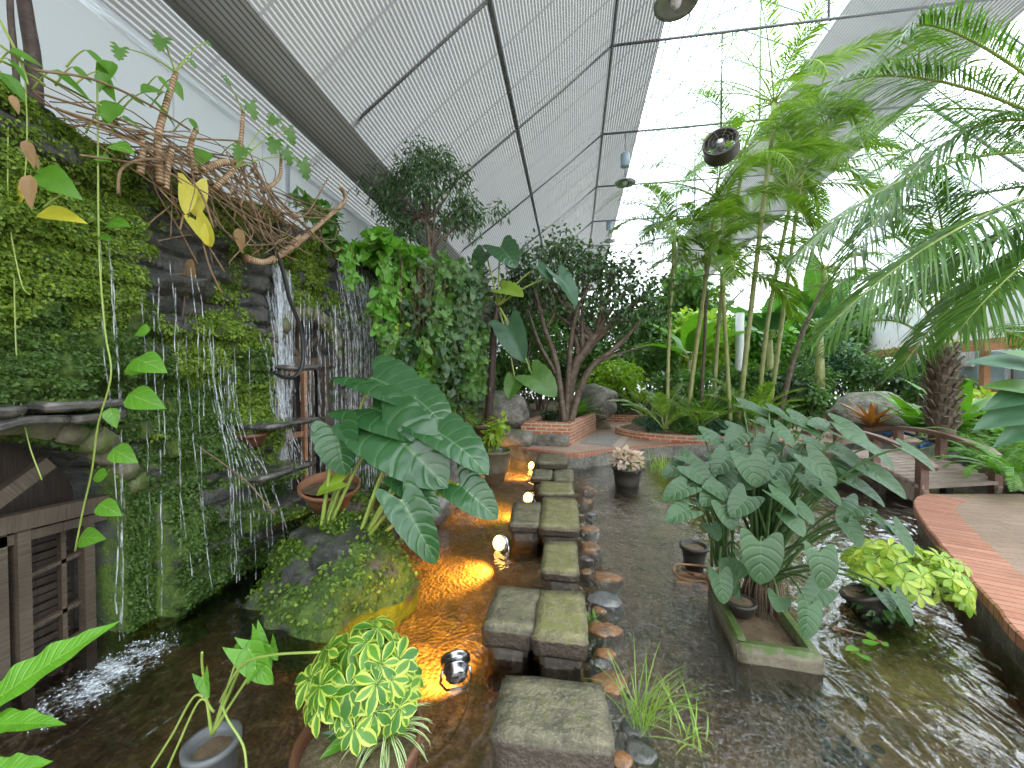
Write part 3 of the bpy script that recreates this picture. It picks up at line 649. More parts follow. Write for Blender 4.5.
def wall_x(Y, z):
    Y = np.asarray(Y, float); z = np.asarray(z, float); P = np.stack([Y*0+3.3, Y, z], -1).reshape(-1, 3)
    n = fbm(P*2.2, 4, 21).reshape(Y.shape)-.5; n2 = fbm(P*7, 3, 31).reshape(Y.shape)-.5
    x = np.full(Y.shape, -2.72)+np.interp(Y, [0, 1.9, 2.05, 3.1, 3.25, 4.2, 4.4, 6.2, 7.6], [.0, .0, .10, .12, .0, .0, .10, .95, 1.1])
    x = x+np.interp(z, [0, .9, 1.4], [.14, .08, 0])*np.interp(Y, [1.95, 2.1, 3.1, 3.3], [0, 1, 1, 0])
    row = np.floor(z/.135+.6*np.sin(Y*.9)); colm = np.floor(Y/.31+row*.47); h = np.sin(row*127.1+colm*311.7)*43758.5453; h = h-np.floor(h)
    fr = z/.135+.6*np.sin(Y*.9)-row; groove = np.clip(np.minimum(fr, 1-fr)/.14, 0, 1)
    x = x+(h-.5)*.14+(groove-1)*.05+n*.34+n2*.11
    for y0, y1, lz, dp in LEDGES:
        e = np.clip(np.minimum(Y-y0, y1-Y)/.10, 0, 1)*np.where(z <= lz, np.exp(-np.maximum(lz-z-.05, 0)/.05), np.exp(-(z-lz)/.008)); x = x+dp*e*(1+1.2*n)
    x = x+np.where((Y < 2.0) & (z > 1.38), .10*np.clip((z-1.38)/.15, 0, 1), 0)      # mossy overhang above the left door
    for D, dp in ((D1, .34), (D2, .22)):
        inside = (z < arch_z(D, Y)); x = np.where(inside, -2.74-dp, x); ring = (~inside) & (z < arch_z(D, Y, .17)); x = np.where(ring, np.minimum(x, -2.66), x)
    return x
def moss_amt(Y, z):
    P = np.stack([Y*0, Y, z], -1).reshape(-1, 3); n = fbm(P*2.6, 4, 51).reshape(Y.shape); n2 = fbm(P*A(1, 1.2, 4.5)*2.6, 3, 61).reshape(Y.shape)
    m = .45+(n-.5)*1.5+(n2-.5)*.9
    def blob(y, zz, ry, rz, a): return a*np.exp(-((Y-y)/ry)**2-((z-zz)/rz)**2)
    m = m+blob(1.55, 2.0, .42, .6, .55)+blob(2.35, 1.6, .22, .5, .25)+blob(2.95, 1.0, .45, .35, .4)+blob(2.7, 1.5, .3, .3, .35)+blob(2.3, .5, .35, .5, .35)
    m = m-blob(2.35, 2.3, .35, .35, .55)-blob(3.2, 2.2, .3, .5, .6)-blob(2.15, 1.0, .12, .5, .3)-blob(2.75, .35, .3, .12, .4)-blob(4.4, 1.8, .3, 1.0, .3)
    for D in (D1, D2): m = np.where(z < arch_z(D, Y), -.5, m); 
    return np.clip(m, 0, 1)
NYW, NZW = 620, 250
Yg = np.linspace(.15, 7.5, NYW); tz = np.linspace(0, 1, NZW)
YY, TT = np.meshgrid(Yg, tz); top = wtop(YY)+(fbm(np.stack([YY*0, YY*3, YY*0], -1).reshape(-1, 3), 3, 77).reshape(YY.shape)-.5)*.14
ZZ = -.3+TT*(top+.3); XX = wall_x(YY, ZZ); MS = moss_amt(YY, ZZ)
V = np.stack([XX, YY, ZZ], -1)
back = [np.stack([XX[-1]*(1-s)+(-3.38)*s, Yg, top[-1]+.04*math.sin(s*3)], -1) for s in (.1, .35, .7, 1.)]
V = np.concatenate([V.reshape(-1, 3)]+back)
mb = MB().add(V, grid_faces(NYW, NZW+4), V[:, 1:])
mw = struct('wall_garden', mb, M['moss_wall'], loc=(-2.7, 3, 0))
at = mw.data.attributes.new('moss', 'FLOAT', 'POINT'); at.data.foreach_set('value', np.concatenate([MS.ravel(), np.full(NYW*4, .8)]).astype(np.float32))
# moss leaflets growing on it
rs = np.random.default_rng(11); n = 240000
y = .5+rs.random(n)**1.25*5.0; tzz = rs.random(n); z = -.02+tzz*(wtop(y)+.02); m = moss_amt(y, z); keep = (rs.random(n) < np.clip((m-.22)*3., 0, 1))
y, z, m = y[keep], z[keep], m[keep]; x = wall_x(y, z); e = .012
nx_ = nrm(np.stack([np.ones_like(y), -(wall_x(y+e, z)-x)/e, -(wall_x(y, z+e)-x)/e], -1)); nx_ = nrm(np.clip(nx_, -1, 1)+A(.35, 0, .15))
k = len(y); D = nrm(rs.normal(size=(k, 3))*.6+nx_*.5+A(0, 0, -.5)); Nn = nrm(nx_+rs.normal(size=(k, 3))*.5)
sz = (.015+.020*rs.random(k))*(.8+.35*np.clip(y-2, 0, 3)*.5)
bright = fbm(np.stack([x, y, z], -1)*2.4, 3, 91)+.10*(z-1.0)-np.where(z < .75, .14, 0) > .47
T3 = leaf_t('obov', .36, 3, 3, .3, .25); Pm = np.stack([x, y, z], -1)+nx_*.006
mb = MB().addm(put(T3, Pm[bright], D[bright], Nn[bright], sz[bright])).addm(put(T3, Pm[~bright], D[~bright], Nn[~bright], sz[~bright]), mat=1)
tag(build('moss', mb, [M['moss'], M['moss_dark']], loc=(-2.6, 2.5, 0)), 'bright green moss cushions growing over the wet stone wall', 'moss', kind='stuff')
# arch stones
def arch_ring(D, n, dep, parent_name, seed):
    rs = np.random.default_rng(seed); out = []
    a = np.linspace(.06, PI-.06, n+1)
    for k in range(n):
        am = (a[k]+a[k+1])/2; r1, r2 = D['w']+.015, D['w']+.10+.04*rs.random(); hz = (D['h'])/D['w']
        da = (a[k+1]-a[k])*.46; th = [am-da, am+da]; pts = []
        for r in (r1, r2):
            for t_ in th: pts.append((D['c']-r*math.cos(t_), D['s']+r*hz*math.sin(t_)*(1+.0*rs.random())+(r-D['w'])*.5*math.sin(t_)))
        (a0, a1, b0, b1) = [np.array(p_) for p_ in pts]; xf = -2.64+.03*rs.random(); xb = -2.9
        bm = bmesh.new(); vs = [bm.verts.new((xx, p_[0], p_[1])) for xx in (xf, xb) for p_ in (a0, a1, b1, b0)]
        for f in ((0,1,2,3), (7,6,5,4), (0,4,5,1), (1,5,6,2), (2,6,7,3), (3,7,4,0)): bm.faces.new([vs[i] for i in f])
        bmesh.ops.bevel(bm, geom=bm.edges[:], offset=.012, segments=2, affect='EDGES'); bmesh.ops.triangulate(bm, faces=bm.faces[:]); bm.verts.index_update()
        Vv = np.array([v.co[:] for v in bm.verts]); Ff = np.array([[v.index for v in f.verts] for f in bm.faces]); bm.free()
        Vv = Vv+(np.stack([fbm(Vv*14+j*9, 2, j) for j in range(3)], 1)-.5)*.02
        build('arch_stone', MB().add(Vv, Ff, Vv[:, 1:]), M['arch_stone'], parent=mw)
arch_ring(D1, 15, .2, 'a', 3); arch_ring(D2, 12, .2, 'b', 4)
for k, (y0, y1, z_, dp, zz) in enumerate([(1.02, 1.30, 1.33, .0, .05), (1.32, 1.62, 1.335, .0, .045), (1.64, 1.86, 1.33, 0, .05), (1.05, 1.45, 1.395, .03, .05), (1.5, 1.85, 1.40, .03, .045),
        (2.75, 3.4, 1.15, .15, .04), (2.6, 3.2, .785, .22, .04), (2.7, 3.25, .50, .2, .05), (3.05, 3.45, 1.62, .1, .04)]):
    build('ledge', MB().addm(bstone((-2.62+dp, (y0+y1)/2, z_), (.34, y1-y0, zz), seed=k+40, bev=.01, rough=.02)), M['slate'], parent=mw)
# door 1 (lattice shutters under a half-round fanlight)
def planks(door, name, items, mat, x):
    for (ya, za, yb, zb, w, th, dx) in items: build(name, MB().addm(beam((x+dx, ya, za), (x+dx, yb, zb), th, w, up=(0, 0, 1) if abs(ya-yb) > abs(za-zb) else (0, 1, 0))), mat, parent=door)
d1 = struct('door_1', MB().addm(box((-3.04, 1.36, .35), (.03, 1.26, 1.75))), M['dark_wood'], loc=(-3.0, 1.36, 0))
X = -2.80
planks(d1, 'transom_beam', [(.75, .86, 1.97, .80, .085, .07, .04), (.75, .77, 1.97, .72, .05, .06, .02)], M['old_wood'], X)
planks(d1, 'brace', [(1.40, .86, 1.72, 1.09, .07, .05, .03), (1.05, .86, 1.42, 1.25, .05, .04, .0)], M['old_wood'], X)
planks(d1, 'post', [(1.46, -.2, 1.46, .76, .03, .05, 0), (1.52, -.2, 1.52, .77, .055, .06, .02), (1.60, -.2, 1.60, .77, .05, .07, .03), (1.90, -.2, 1.90, .74, .05, .05, .0), (1.30, -.2, 1.30, .78, .05, .06, .02), (1.18, -.2, 1.18, .78, .04, .05, .0)], M['old_wood'], X)
planks(d1, 'lattice_bar', [(1.80, -.2, 1.80, .74, .022, .03, -.02), (1.61, .50, 1.90, .53, .022, .03, -.02), (1.61, .22, 1.90, .25, .022, .03, -.02), (1.61, .02, 1.90, .06, .03, .03, -.02)], M['old_wood'], X)
for k in range(17): planks(d1, 'shutter_slat', [(1.62, -.05+k*.047, 1.89, -.05+k*.047, .036, .012, -.10+.01*(k % 2))], M['dark_wood'], X)
# door 2 behind the second waterfall
d2 = struct('door_2', MB().addm(box((-2.94, 3.74, .95), (.03, .92, 2.3))), M['dark_wood'], loc=(-2.95, 3.74, 0)); X = -2.82
planks(d2, 'transom_beam', [(3.28, 1.70, 4.20, 1.70, .09, .08, .04)], M['old_wood'], X)
planks(d2, 'fan_spoke', [(3.74, 1.74, 3.45, 1.98, .05, .04, .02), (3.74, 1.74, 4.03, 1.98, .05, .04, .02), (3.74, 1.74, 3.74, 2.06, .05, .04, .02)], M['old_wood'], X)
planks(d2, 'post', [(3.33, 0, 3.33, 1.68, .07, .08, .02), (4.15, 0, 4.15, 1.68, .07, .08, .02), (3.90, 0, 3.90, 1.66, .06, .05, .02)], M['old_wood'], X)
planks(d2, 'panel_frame', [(3.45, .3, 3.45, 1.6, .05, .04, .01), (3.80, .3, 3.80, 1.6, .05, .04, .03), (3.43, 1.6, 3.82, 1.6, .05, .04, .02), (3.43, .95, 3.82, .95, .05, .04, .02)], M['trellis'], X)

# ================================================================== STONES, LAMPS, POTS
# stepping stones: each a slab on a smaller foot, standing in the water
def stepping(px, ztop, th, label, foot=True, seed=0, mats=None):
    """px: near-left, near-right, far-right, far-left corners of the top"""
    q = np.array([AZ(*c, ztop) for c in px]); c = q.mean(0); fwd = nrm(((q[2]+q[3])-(q[0]+q[1]))/2); w = np.linalg.norm(((q[1]+q[2])-(q[0]+q[3]))/2); d = np.linalg.norm(((q[2]+q[3])-(q[0]+q[1]))/2)
    rz = math.atan2(-fwd[0], fwd[1])
    t = thing('stepping_stone', label, 'stepping stone', (c[0], c[1], -.2), 'stepping stones across the pond')
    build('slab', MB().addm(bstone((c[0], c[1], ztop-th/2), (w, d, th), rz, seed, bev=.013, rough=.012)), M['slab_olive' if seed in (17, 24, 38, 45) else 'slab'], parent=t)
    if foot: build('foot', MB().addm(bstone((c[0], c[1], (ztop-th-.24)/2), (w*.80, d*.78, ztop-th+.26), rz, seed+50, bev=.03, rough=.03)), M['slab_side'], parent=t)
ST = [
 ([(488, 743), (614, 743), (602, 678), (504, 678)], .23, .16, 'large grey slab stone nearest the viewer, first of the stepping stones'),
 ([(482, 628), (531, 632), (542, 587), (496, 586)], .20, .12, 'left block of the stepping stone pair just behind the large slab'),
 ([(532, 640), (587, 640), (584, 591), (540, 589)], .20, .11, 'right block of the stepping stone pair just behind the large slab'),
 ([(541, 572), (579, 573), (577, 541), (544, 541)], .18, .08, 'single square stepping stone between the two side-by-side pairs'),
 ([(508, 524), (540, 526), (541, 502), (514, 502)], .18, .08, 'dark left block beside the mossy stepping stone, next to the glowing lamp'),
 ([(540, 528), (579, 529), (577, 497), (542, 497)], .18, .09, 'pale mossy block right of the dark block in the farther stepping stone pair'),
 ([(538, 494), (574, 494), (572, 481), (540, 481)], .17, .07, 'thin stepping stone right behind the pale mossy block'),
 ([(531, 478), (552, 478), (553, 469), (534, 469)], .18, .07, 'small left stepping stone before the last raised block'),
 ([(553, 480), (574, 480), (573, 469), (554, 469)], .18, .07, 'small right dark stepping stone before the last raised block'),
 ([(536, 463), (567, 463), (566, 453), (538, 453)], .25, .11, 'last raised stepping stone against the plaza edge'),
]
for k, s in enumerate(ST): stepping(*s, seed=k*7+3)
# rocks lining the stepping stones on the right
RK = [ # px, py, half w px, aspect y, z half, mat, label
 (590, 527, 10, .9, .05, 'rust', 'rust-orange rock beside the pale mossy stepping stone'),
 (592, 545, 14, .8, .06, 'rust', 'pale orange flat rock beside the single square stepping stone'),
 (587, 569, 8, .8, .04, 'rust', 'small orange rock at the near corner of the single square stepping stone'),
 (609, 574, 14, .9, .04, 'rust', 'flat brown-orange rock out in the current right of the single square stone'),
 (605, 596, 15, 1., .07, 'grey_rock', 'wet dark grey rock right of the side-by-side block pair'),
 (606, 626, 15, 1., .05, 'rust', 'orange rock touching the right block of the near pair'),
 (606, 650, 11, 1.2, .05, 'rust', 'brown rock between the near pair and the large slab'),
 (610, 678, 18, 1., .06, 'rust', 'large rust-orange rock behind the large slab corner'),
 (633, 726, 13, 1.3, .05, 'slate', 'dark slate shard beside the large slab, by the grass tuft'),
 (641, 748, 14, 1.0, .05, 'slate', 'dark slate shard nearest the frame bottom edge beside the slab'),
 (622, 755, 14, 1.0, .05, 'rust', 'orange stone at the near right corner of the large slab'),
 (577, 466, 6, .8, .06, 'grey_rock', 'grey wet rock right of the last raised stepping stone'),
 (588, 487, 7, .9, .05, 'rust', 'small orange rock right of the thin stepping stone'),
 (587, 500, 7, .8, .04, 'rust', 'flat orange rock at the far corner of the pale mossy block'),
 (594, 477, 6, .9, .03, 'grey_rock', 'low dark rock by the far end of the rock line'),
 (590, 512, 6, .9, .05, 'slate', 'narrow dark rock wedged beside the pale mossy block'),
 (600, 607, 8, .9, .04, 'rust', 'small rust rock between the wet grey rock and the block pair'),
 (585, 556, 7, .8, .04, 'slate', 'dark chip of rock touching the single square stepping stone'),
 (600, 660, 8, 1., .05, 'slate', 'dark rock tucked at the far corner of the large slab'),
]
for k, (px, py, hw, ay, hz, m, lab) in enumerate(RK):
    p = AZ(px, py, .02); s = hw*np.dot(p-EYEP, FW)/F
    tag(build('rock', MB().addm(rock((p[0], p[1], -.05), (s*1.15, s*ay*1.2, hz+.05), seed=k+5, rz=k*1.3, flat=.55, amp=.9, cuts=14)), M[m]), lab, 'rock', 'rocks along the stepping stones')
# black pebbles lying on the pond floor
for k, (px, py) in enumerate([(852, 690), (864, 697), (831, 752), (843, 749), (850, 760), (858, 752), (870, 757), (826, 744), (838, 757), (878, 749), (822, 723), (792, 676), (767, 664), (755, 671), (793, 699), (819, 692), (739, 663), (846, 741), (862, 764), (829, 760)]):
    p = AZ(px, py, -.13); tag(build('pebble', MB().addm(rock(p, (.028, .022, .014), seed=k+70, rz=k, sub=2, amp=.3)), M['black_stone']), 'black pebble lying on the shallow pond floor right of the grass', 'pebble', 'black pebbles on the pond floor')

# ---- underwater spotlights: steel housing, amber lens
def pond_lamp(px, py, z, az, label, energy, aim, s=1., tilt=1.25):
    p = AZ(px, py, z); t = thing('pond_spotlight', label, 'lamp', (p[0], p[1], -.2), 'amber spotlights in the pond')
    prof = A([.001, -.055], [.045, -.055], [.055, -.045], [.058, -.01], [.066, -.01], [.066, .0], [.06, .002], [.06, .03], [.078, .032], [.08, .045], [.070, .05], [.066, .045])*s
    build('housing', MB().addm(lathe(p, prof, 36, tilt=tilt, az=az)), M['steel'], parent=t)
    d = A(math.cos(az)*math.sin(tilt), math.sin(az)*math.sin(tilt), math.cos(tilt))
    R = np.array(Matrix.Rotation(tilt, 3, Vector((-math.sin(az), math.cos(az), 0))))
    dv, df, du = disc((0, 0, 0), .066*s, 28, 4, 0.); build('lens', MB().add(dv@R.T+p+d*.046*s, df, du), M['lens'], parent=t)
    side = A(-math.sin(az), math.cos(az), 0)
    build('bracket', MB().addm(tube([p+side*.07*s, p+side*.08*s-A(0, 0, .07), p+side*.05*s-A(0, 0, .11), p-side*.05*s-A(0, 0, .11), p-side*.08*s-A(0, 0, .07), p-side*.07*s], .007*s, 6)), M['steel'], parent=t)
    ld = bpy.data.lights.new('pond_spot', 'SPOT'); ld.energy = energy; ld.color = (1, .50, .07); ld.spot_size = 1.9; ld.spot_blend = 1.0; ld.shadow_soft_size = .03
    lo = bpy.data.objects.new('pond_spot', ld); COL.objects.link(lo); q = p+d*.06*s; q[2] = -.035; lo.location = q
    lo.rotation_euler = Vector((AZ(*aim, -.2)-q)).to_track_quat('-Z', 'Y').to_euler(); lo.parent = None
pond_lamp(456, 668, .03, PI*.62, 'steel spotlight with its back to us, beside the large slab', 170, (414, 640), tilt=1.15)
pond_lamp(502, 543, .05, -PI*.66, 'glowing amber spotlight left of the single square stepping stone', 120, (450, 576))
pond_lamp(530, 498, .05, -PI*.66, 'glowing amber spotlight behind the dark left block', 120, (484, 512))
pond_lamp(533, 466, .05, -PI*.72, 'glowing amber spotlight beside the last raised stepping stone', 120, (500, 473))
pc = [AZ(*c, -.16) for c in [(462, 680), (468, 700), (460, 722), (450, 740)]]; tag(build('cable', MB().addm(tube(spline(pc, 6), .003, 6)), M['rubber']), 'thin black cable trailing under water from the steel spotlight', 'cable')

# ================================================================== PLANTS: helpers
def pot_prof(r, h, taper=.72, lip=.02, t=.015): return [(r*taper*.3, 0), (r*taper, 0), (r*(taper+1)/2*1.0, h*.5), (r, h-lip*1.5), (r+lip*.6, h-lip*1.4), (r+lip*.7, h), (r-t*.3, h), (r-t, h-.03), (r-t*2, h*.75)]
def pot(t, c, r, h, mat, soil='soil', taper=.72, tilt=0, az=0, lip=.02, name='pot'):
    build(name, MB().addm(lathe(c, pot_prof(r, h, taper, lip), 44, tilt=tilt, az=az)), M[mat], parent=t)
    up = A(math.cos(az)*math.sin(tilt), math.sin(az)*math.sin(tilt), math.cos(tilt))
    build('soil', MB().addm(disc(np.asarray(c)+up*h*.86, r*.97, 40, 10, .008, 3, dome=.01)), M[soil], parent=t)
def big_leaf(parent, T, b, t, w, mat, root=None, pr=.006, facing=None, bendup=.25, pmat='petiole', name='leaf'):
    """one blade from base b to tip t (world), w = width factor; a petiole from root to b"""
    b = np.asarray(b); t = np.asarray(t); D = t-b; L = np.linalg.norm(D); N = facing if facing is not None else A(0, -.75, .85)
    mb = MB().addm(put(T, b, D, np.asarray(N, float), L, w)); o = build(name, mb, M[mat], parent=parent)
    if root is not None:
        root = np.asarray(root); mid = (root*.45+b*.55)+A(0, 0, bendup*np.linalg.norm(b-root)); c = bez(root, mid, b, 12)
        build('petiole', MB().addm(tube(c, np.linspace(pr*1.6, pr*.8, 12), 7)), M[pmat], parent=o)
    return o

# ---- big alocasia on the mossy rock in front of the wall
TA = leaf_t('heart', .60, 11, 15, .22, .26, wave=.035, wf=5, edge=.035)
al = thing('alocasia', 'big glossy elephant-ear plant with arching dark green leaves on the mossy mound', 'plant', AY(325, 590, 2.55))
rootA, rootB = AY(318, 556, 2.6), AY(352, 562, 2.6)
for (bx, by, tx, ty, Yb, Yt, w, root, fc) in [
    (372, 378, 426, 396, 3.05, 2.9, 1.0, rootA, (.2, -.55, 1)), (372, 408, 432, 427, 2.9, 2.75, 1.0, rootA, (.1, -.6, 1)), (381, 424, 444, 477, 2.75, 2.55, .85, rootA, (.1, -.9, .8)),
    (415, 398, 449, 422, 3.0, 2.85, .95, rootB, (.3, -.7, .8)), (434, 430, 489, 460, 2.85, 2.65, .75, rootB, (.1, -.5, 1)), (337, 430, 340, 474, 2.6, 2.5, 1.05, rootA, (.1, -1, .3)),
    (388, 460, 427, 478, 2.7, 2.6, .8, rootB, (0, -.4, .9)), (405, 480, 438, 512, 2.65, 2.55, .65, rootB, (.35, -.9, .5)), (402, 500, 437, 563, 2.5, 2.4, .56, rootB, (.35, -.9, .5)),
    (459, 484, 497, 515, 2.8, 2.7, .8, rootB, (-.1, -.8, .8))]:
    big_leaf(al, TA, AY(bx, by, Yb), AY(tx, ty, Yt), w, 'alocasia', root, .011, fc, .12)
big_leaf(al, TA, AY(342, 482, 2.6), AY(313, 490, 2.55), .9, 'lime', rootA, .008, (0, -.6, 1), .1)
big_leaf(al, TA, AY(446, 490, 2.9), AY(462, 498, 2.8), .9, 'lime', rootB, .008, (0, -.6, 1), .1)
for r_, s in ((rootA, 1), (rootB, .8)):
    mb = MB()
    for k in range(4): mb.addm(tube(bez(r_+A(.03*math.cos(k*1.6), .03*math.sin(k*1.6), -.14), r_+A(.03*math.cos(k*1.6), .03*math.sin(k*1.6), 0), r_+A(.06*math.cos(k*1.6+.4), .04, .22*s), 8), np.linspace(.026, .008, 8), 7))
    build('sheath', mb, M['petiole'], parent=al)
mb = MB().addm(tube(spline([rootA+A(-.12, -.03, -.2), rootA+A(-.05, -.06, -.26), rootA+A(.03, -.03, -.16), rootA], 6), .028, 8)).addm(tube(spline([rootB+A(-.15, -.05, -.2), rootB+A(-.05, -.05, -.13), rootB], 6), .026, 8)).addm(tube(spline([rootA+A(-.1, -.02, -.05), rootA+A(-.04, -.05, -.1), rootA+A(0, 0, -.05)], 6), .022, 8))
build('rhizome', mb, M['ringed'], parent=al)

# mossy rock mound under it
def mound(name, c, rx, ry, h, label, seed, moss_n, mat='moss_wall'):
    n, R = 70, 26; th = np.linspace(0, 2*PI, n, endpoint=False); rr = np.linspace(1, .01, R)
    V = np.stack([c[0]+rx*rr[:, None]*np.cos(th), c[1]+ry*rr[:, None]*np.sin(th), -.25+(h+.25)*np.broadcast_to((1-rr[:, None]**2.6)**.8, (R, n))], -1).reshape(-1, 3)
    k = fbm(V*3.4, 4, seed)-.5; V[:, :2] += (V[:, :2]-np.asarray(c)[:2])*(k[:, None]*.9); V[:, 2] += k*.22*(V[:, 2] > -.2)
    V[:, 2] = np.round(V[:, 2]/.09)*.045+V[:, 2]*.5
    ms = np.clip(.55+(fbm(V*4, 3, seed+3)-.5)*1.6, 0, 1)
    t = thing(name, label, 'rock', (c[0], c[1], -.2)); o = build('rock_body', MB().add(V, grid_faces(n, R, True), V[:, :2]), M[mat], parent=t)
    a_ = o.data.attributes.new('moss', 'FLOAT', 'POINT'); a_.data.foreach_set('value', ms.astype(np.float32))
    rs = np.random.default_rng(seed); i = rs.integers(0, len(V), moss_n); i = i[(ms[i] > .42) & (V[i, 2] > .02)]
    P = V[i]+rs.normal(size=(len(i), 3))*.022; D = rs.normal(size=(len(i), 3))*.7+A(0, 0, -.2); N = rs.normal(size=(len(i), 3))*.5+nrm(P-np.asarray([c[0], c[1], 0]))+A(0, 0, .3)
    mb = MB(); sel = rs.random(len(i)) < .45
    mb.addm(put(T3, P[sel], D[sel], N[sel], .02+.02*rs.random(sel.sum()))).addm(put(T3, P[~sel], D[~sel], N[~sel], .02+.02*rs.random((~sel).sum())), mat=1)
    q = build('moss_cover', mb, [M['moss'], M['moss_dark']], parent=t); q['kind'] = 'stuff'
    return t
mound('mossy_mound', (-1.72, 2.62, 0), .58, .52, .50, 'mossy rock mound in the pond carrying the big glossy plant', 5, 15000)
mound('mossy_mound', (-2.15, 3.35, 0), .45, .45, .42, 'lower mossy rocks behind the big glossy plant at the wall foot', 9, 8000)
# clay bowls set in the wall and on the rocks
for (px, py, Y, r, h, m, lab, tl, az) in [(330, 506, 3.0, .22, .20, 'terracotta', 'tilted terracotta bowl on the rocks behind the big glossy leaves', .25, -1.),
        (252, 446, 2.85, .12, .12, 'brown_pot', 'small brown clay bowl perched on a wall ledge', .1, -1.)]:
    c = AY(px, py, Y); t = thing('clay_bowl', lab, 'pot', c); pot(t, c, r, h, m, tilt=tl, az=az, taper=.6)

# ---- potted umbrella plant bowl at the bottom
def umbrella_plant(name, label, c, n_head, spread, height, mat, seed, leaf=.085, loc=None, tilt=(0, 0)):
    rs = np.random.default_rng(seed); t = thing(name, label, 'plant', c); mb = MB(); st = MB()
    T = leaf_t('obov', .24, 5, 6, .2, .25)
    for k in range(n_head):
        a = rs.random()*2*PI; r = spread*math.sqrt(rs.random()); h = height*(.42+.58*rs.random())*(1-.2*(r/spread)**2)
        p = np.asarray(c)+A(r*math.cos(a)+tilt[0]*h, r*math.sin(a)+tilt[1]*h, h)
        ax_ = nrm(A(math.cos(a)*r/spread*.8+rs.normal()*.25, math.sin(a)*r/spread*.8-.35+rs.normal()*.25, .75))
        st.addm(tube(bez(np.asarray(c)+A(rs.normal()*.01, rs.normal()*.01, -.02), np.asarray(c)+A(r*.3*math.cos(a), r*.3*math.sin(a), h*.7), p, 7), np.linspace(.006, .0025, 7), 5))
        u = nrm(np.cross(ax_, A(.3, .2, 1))); v = np.cross(ax_, u); m = rs.integers(6, 9); th = np.arange(m)*2*PI/m+rs.random()*6
        D = u*np.cos(th)[:, None]+v*np.sin(th)[:, None]+ax_*.12-A(0, 0, .30)
        mb.addm(put(T, p+D*.006, D, np.broadcast_to(ax_, (m, 3)), leaf*(.8+.4*rs.random(m)), .95+.2*rs.random(m)))
    build('foliage', mb, M[mat], parent=t); build('stem', st, M['petiole'], parent=t); return t
bc = AZ(360, 741, .13); bl = thing('planter_bowl', 'wide brown planter bowl standing in the pond at the bottom edge', 'planter', (bc[0], bc[1], -.2))
br = .235
build('bowl', MB().addm(lathe((bc[0], bc[1], -.2), [(.05, 0), (br*.62, 0), (br*.86, .16), (br, .32), (br+.008, .335), (br+.004, .352), (br-.012, .353), (br-.022, .33), (br-.03, .25)], 64)), M['brown_pot'], parent=bl)
build('soil', MB().addm(disc((bc[0], bc[1], .105), br-.02, 60, 14, .008, 4, dome=.015)), M['gravel_soil'], parent=bl)
umbrella_plant('umbrella_plant', 'bushy umbrella plant with yellow-edged leaves growing in the brown planter bowl', (bc[0]-.03, bc[1]+.08, .11), 56, .215, .41, 'variegated', 21, .08)
sp = thing('spider_plant', 'striped spider plant arching over the right rim of the brown planter bowl', 'plant', (bc[0]+.10, bc[1]+.03, .11)); mb = MB(); rs = np.random.default_rng(5)
def strap_leaf(mb, pts, w, mat=0, fold=.3):
    P = np.asarray(pts); m = len(P); T = nrm(np.gradient(P, axis=0)); S = nrm(np.cross(T, A(0, 0, 1))+1e-6); N = np.cross(S, T); q = np.linspace(0, 1, m); wd = w*np.clip(np.sin(PI*(.15+.85*q))**.6, .03, 1)
    V = np.stack([P-S*wd[:, None]+N*wd[:, None]*fold, P, P+S*wd[:, None]+N*wd[:, None]*fold], 1).reshape(-1, 3); uv = np.stack([np.tile([0, .5, 1], m), np.repeat(q, 3)], 1)
    mb.add(V, grid_faces(3, m), uv, mat=mat)
for k in range(44): strap_leaf(mb, arc((bc[0]+.10, bc[1]+.03, .11), rs.random()*2*PI, .75+.7*rs.random(), .16+.12*rs.random(), 1.6+.9*rs.random(), 9), .0058)
build('foliage', mb, M['spider'], parent=sp)
dp = thing('dumb_cane', 'small plant with a few dark speckled leaves in the middle of the planter bowl', 'plant', (bc[0]-.04, bc[1]+.0, .11)); TL = leaf_t('ovate', .24, 7, 9, .25, .3)
for (dx, dy, dz, m_) in [(-.09, -.04, .06, 'dark'), (-.06, -.09, .03, 'pothos'), (.03, -.03, .13, 'mid'), (.05, -.05, .07, 'mid')]:
    big_leaf(dp, TL, (bc[0]-.04+dx*.1, bc[1], .135), (bc[0]-.04+dx, bc[1]+dy, .12+dz), 1., m_, (bc[0]-.04, bc[1], .11), .003)
tag(build('stone', MB().addm(rock((bc[0]-.07, bc[1]+.03, .13), (.035, .03, .05), seed=31)), M['pink']), 'pinkish upright stone standing in the planter bowl soil', 'stone')
for nm_, (px, py), r_ in (('dark', (365, 757), .013),): tag(build('pebble', MB().addm(rock(AZ(px, py, .125), (.02, .016, .012), seed=33, sub=2)), M['black_stone']), 'small dark pebble on the planter bowl soil', 'pebble')

# ---- arrow-leaf plant in a grey pot, lower left
ac = AZ(212, 748, .10); ar = thing('arrowhead_plant', 'small arrow-leaved plant with trailing stalks in a round grey pot', 'plant', (ac[0], ac[1], -.2))
pot(ar, (ac[0], ac[1], -.2), .085, .33, 'grey_pot', taper=.9); TW = leaf_t('arrow', .50, 9, 11, .25, .2, wave=.03, wf=3)
rt = ac+A(0, 0, .05); Yd = ac[1]
for (bx, by, tx, ty, dY, w, fc) in [(249, 649, 268, 688, .0, .95, (0, -1, .5)), (240, 651, 236, 645, .1, 1, (0, -1, .5)), (203, 677, 206, 699, -.02, .9, (.1, -1, .4)), (254, 640, 270, 668, .05, .8, (.5, -.8, .5)), (270, 645, 276, 660, .1, .9, (.2, -.8, .5)), (256, 668, 245, 685, -.02, .7, (0, -.9, .6))]:
    big_leaf(ar, TW, AY(bx, by, Yd+dY), AY(tx, ty, Yd+dY-.03), w, 'pothos', rt, .004, fc, .05)
mb = MB()
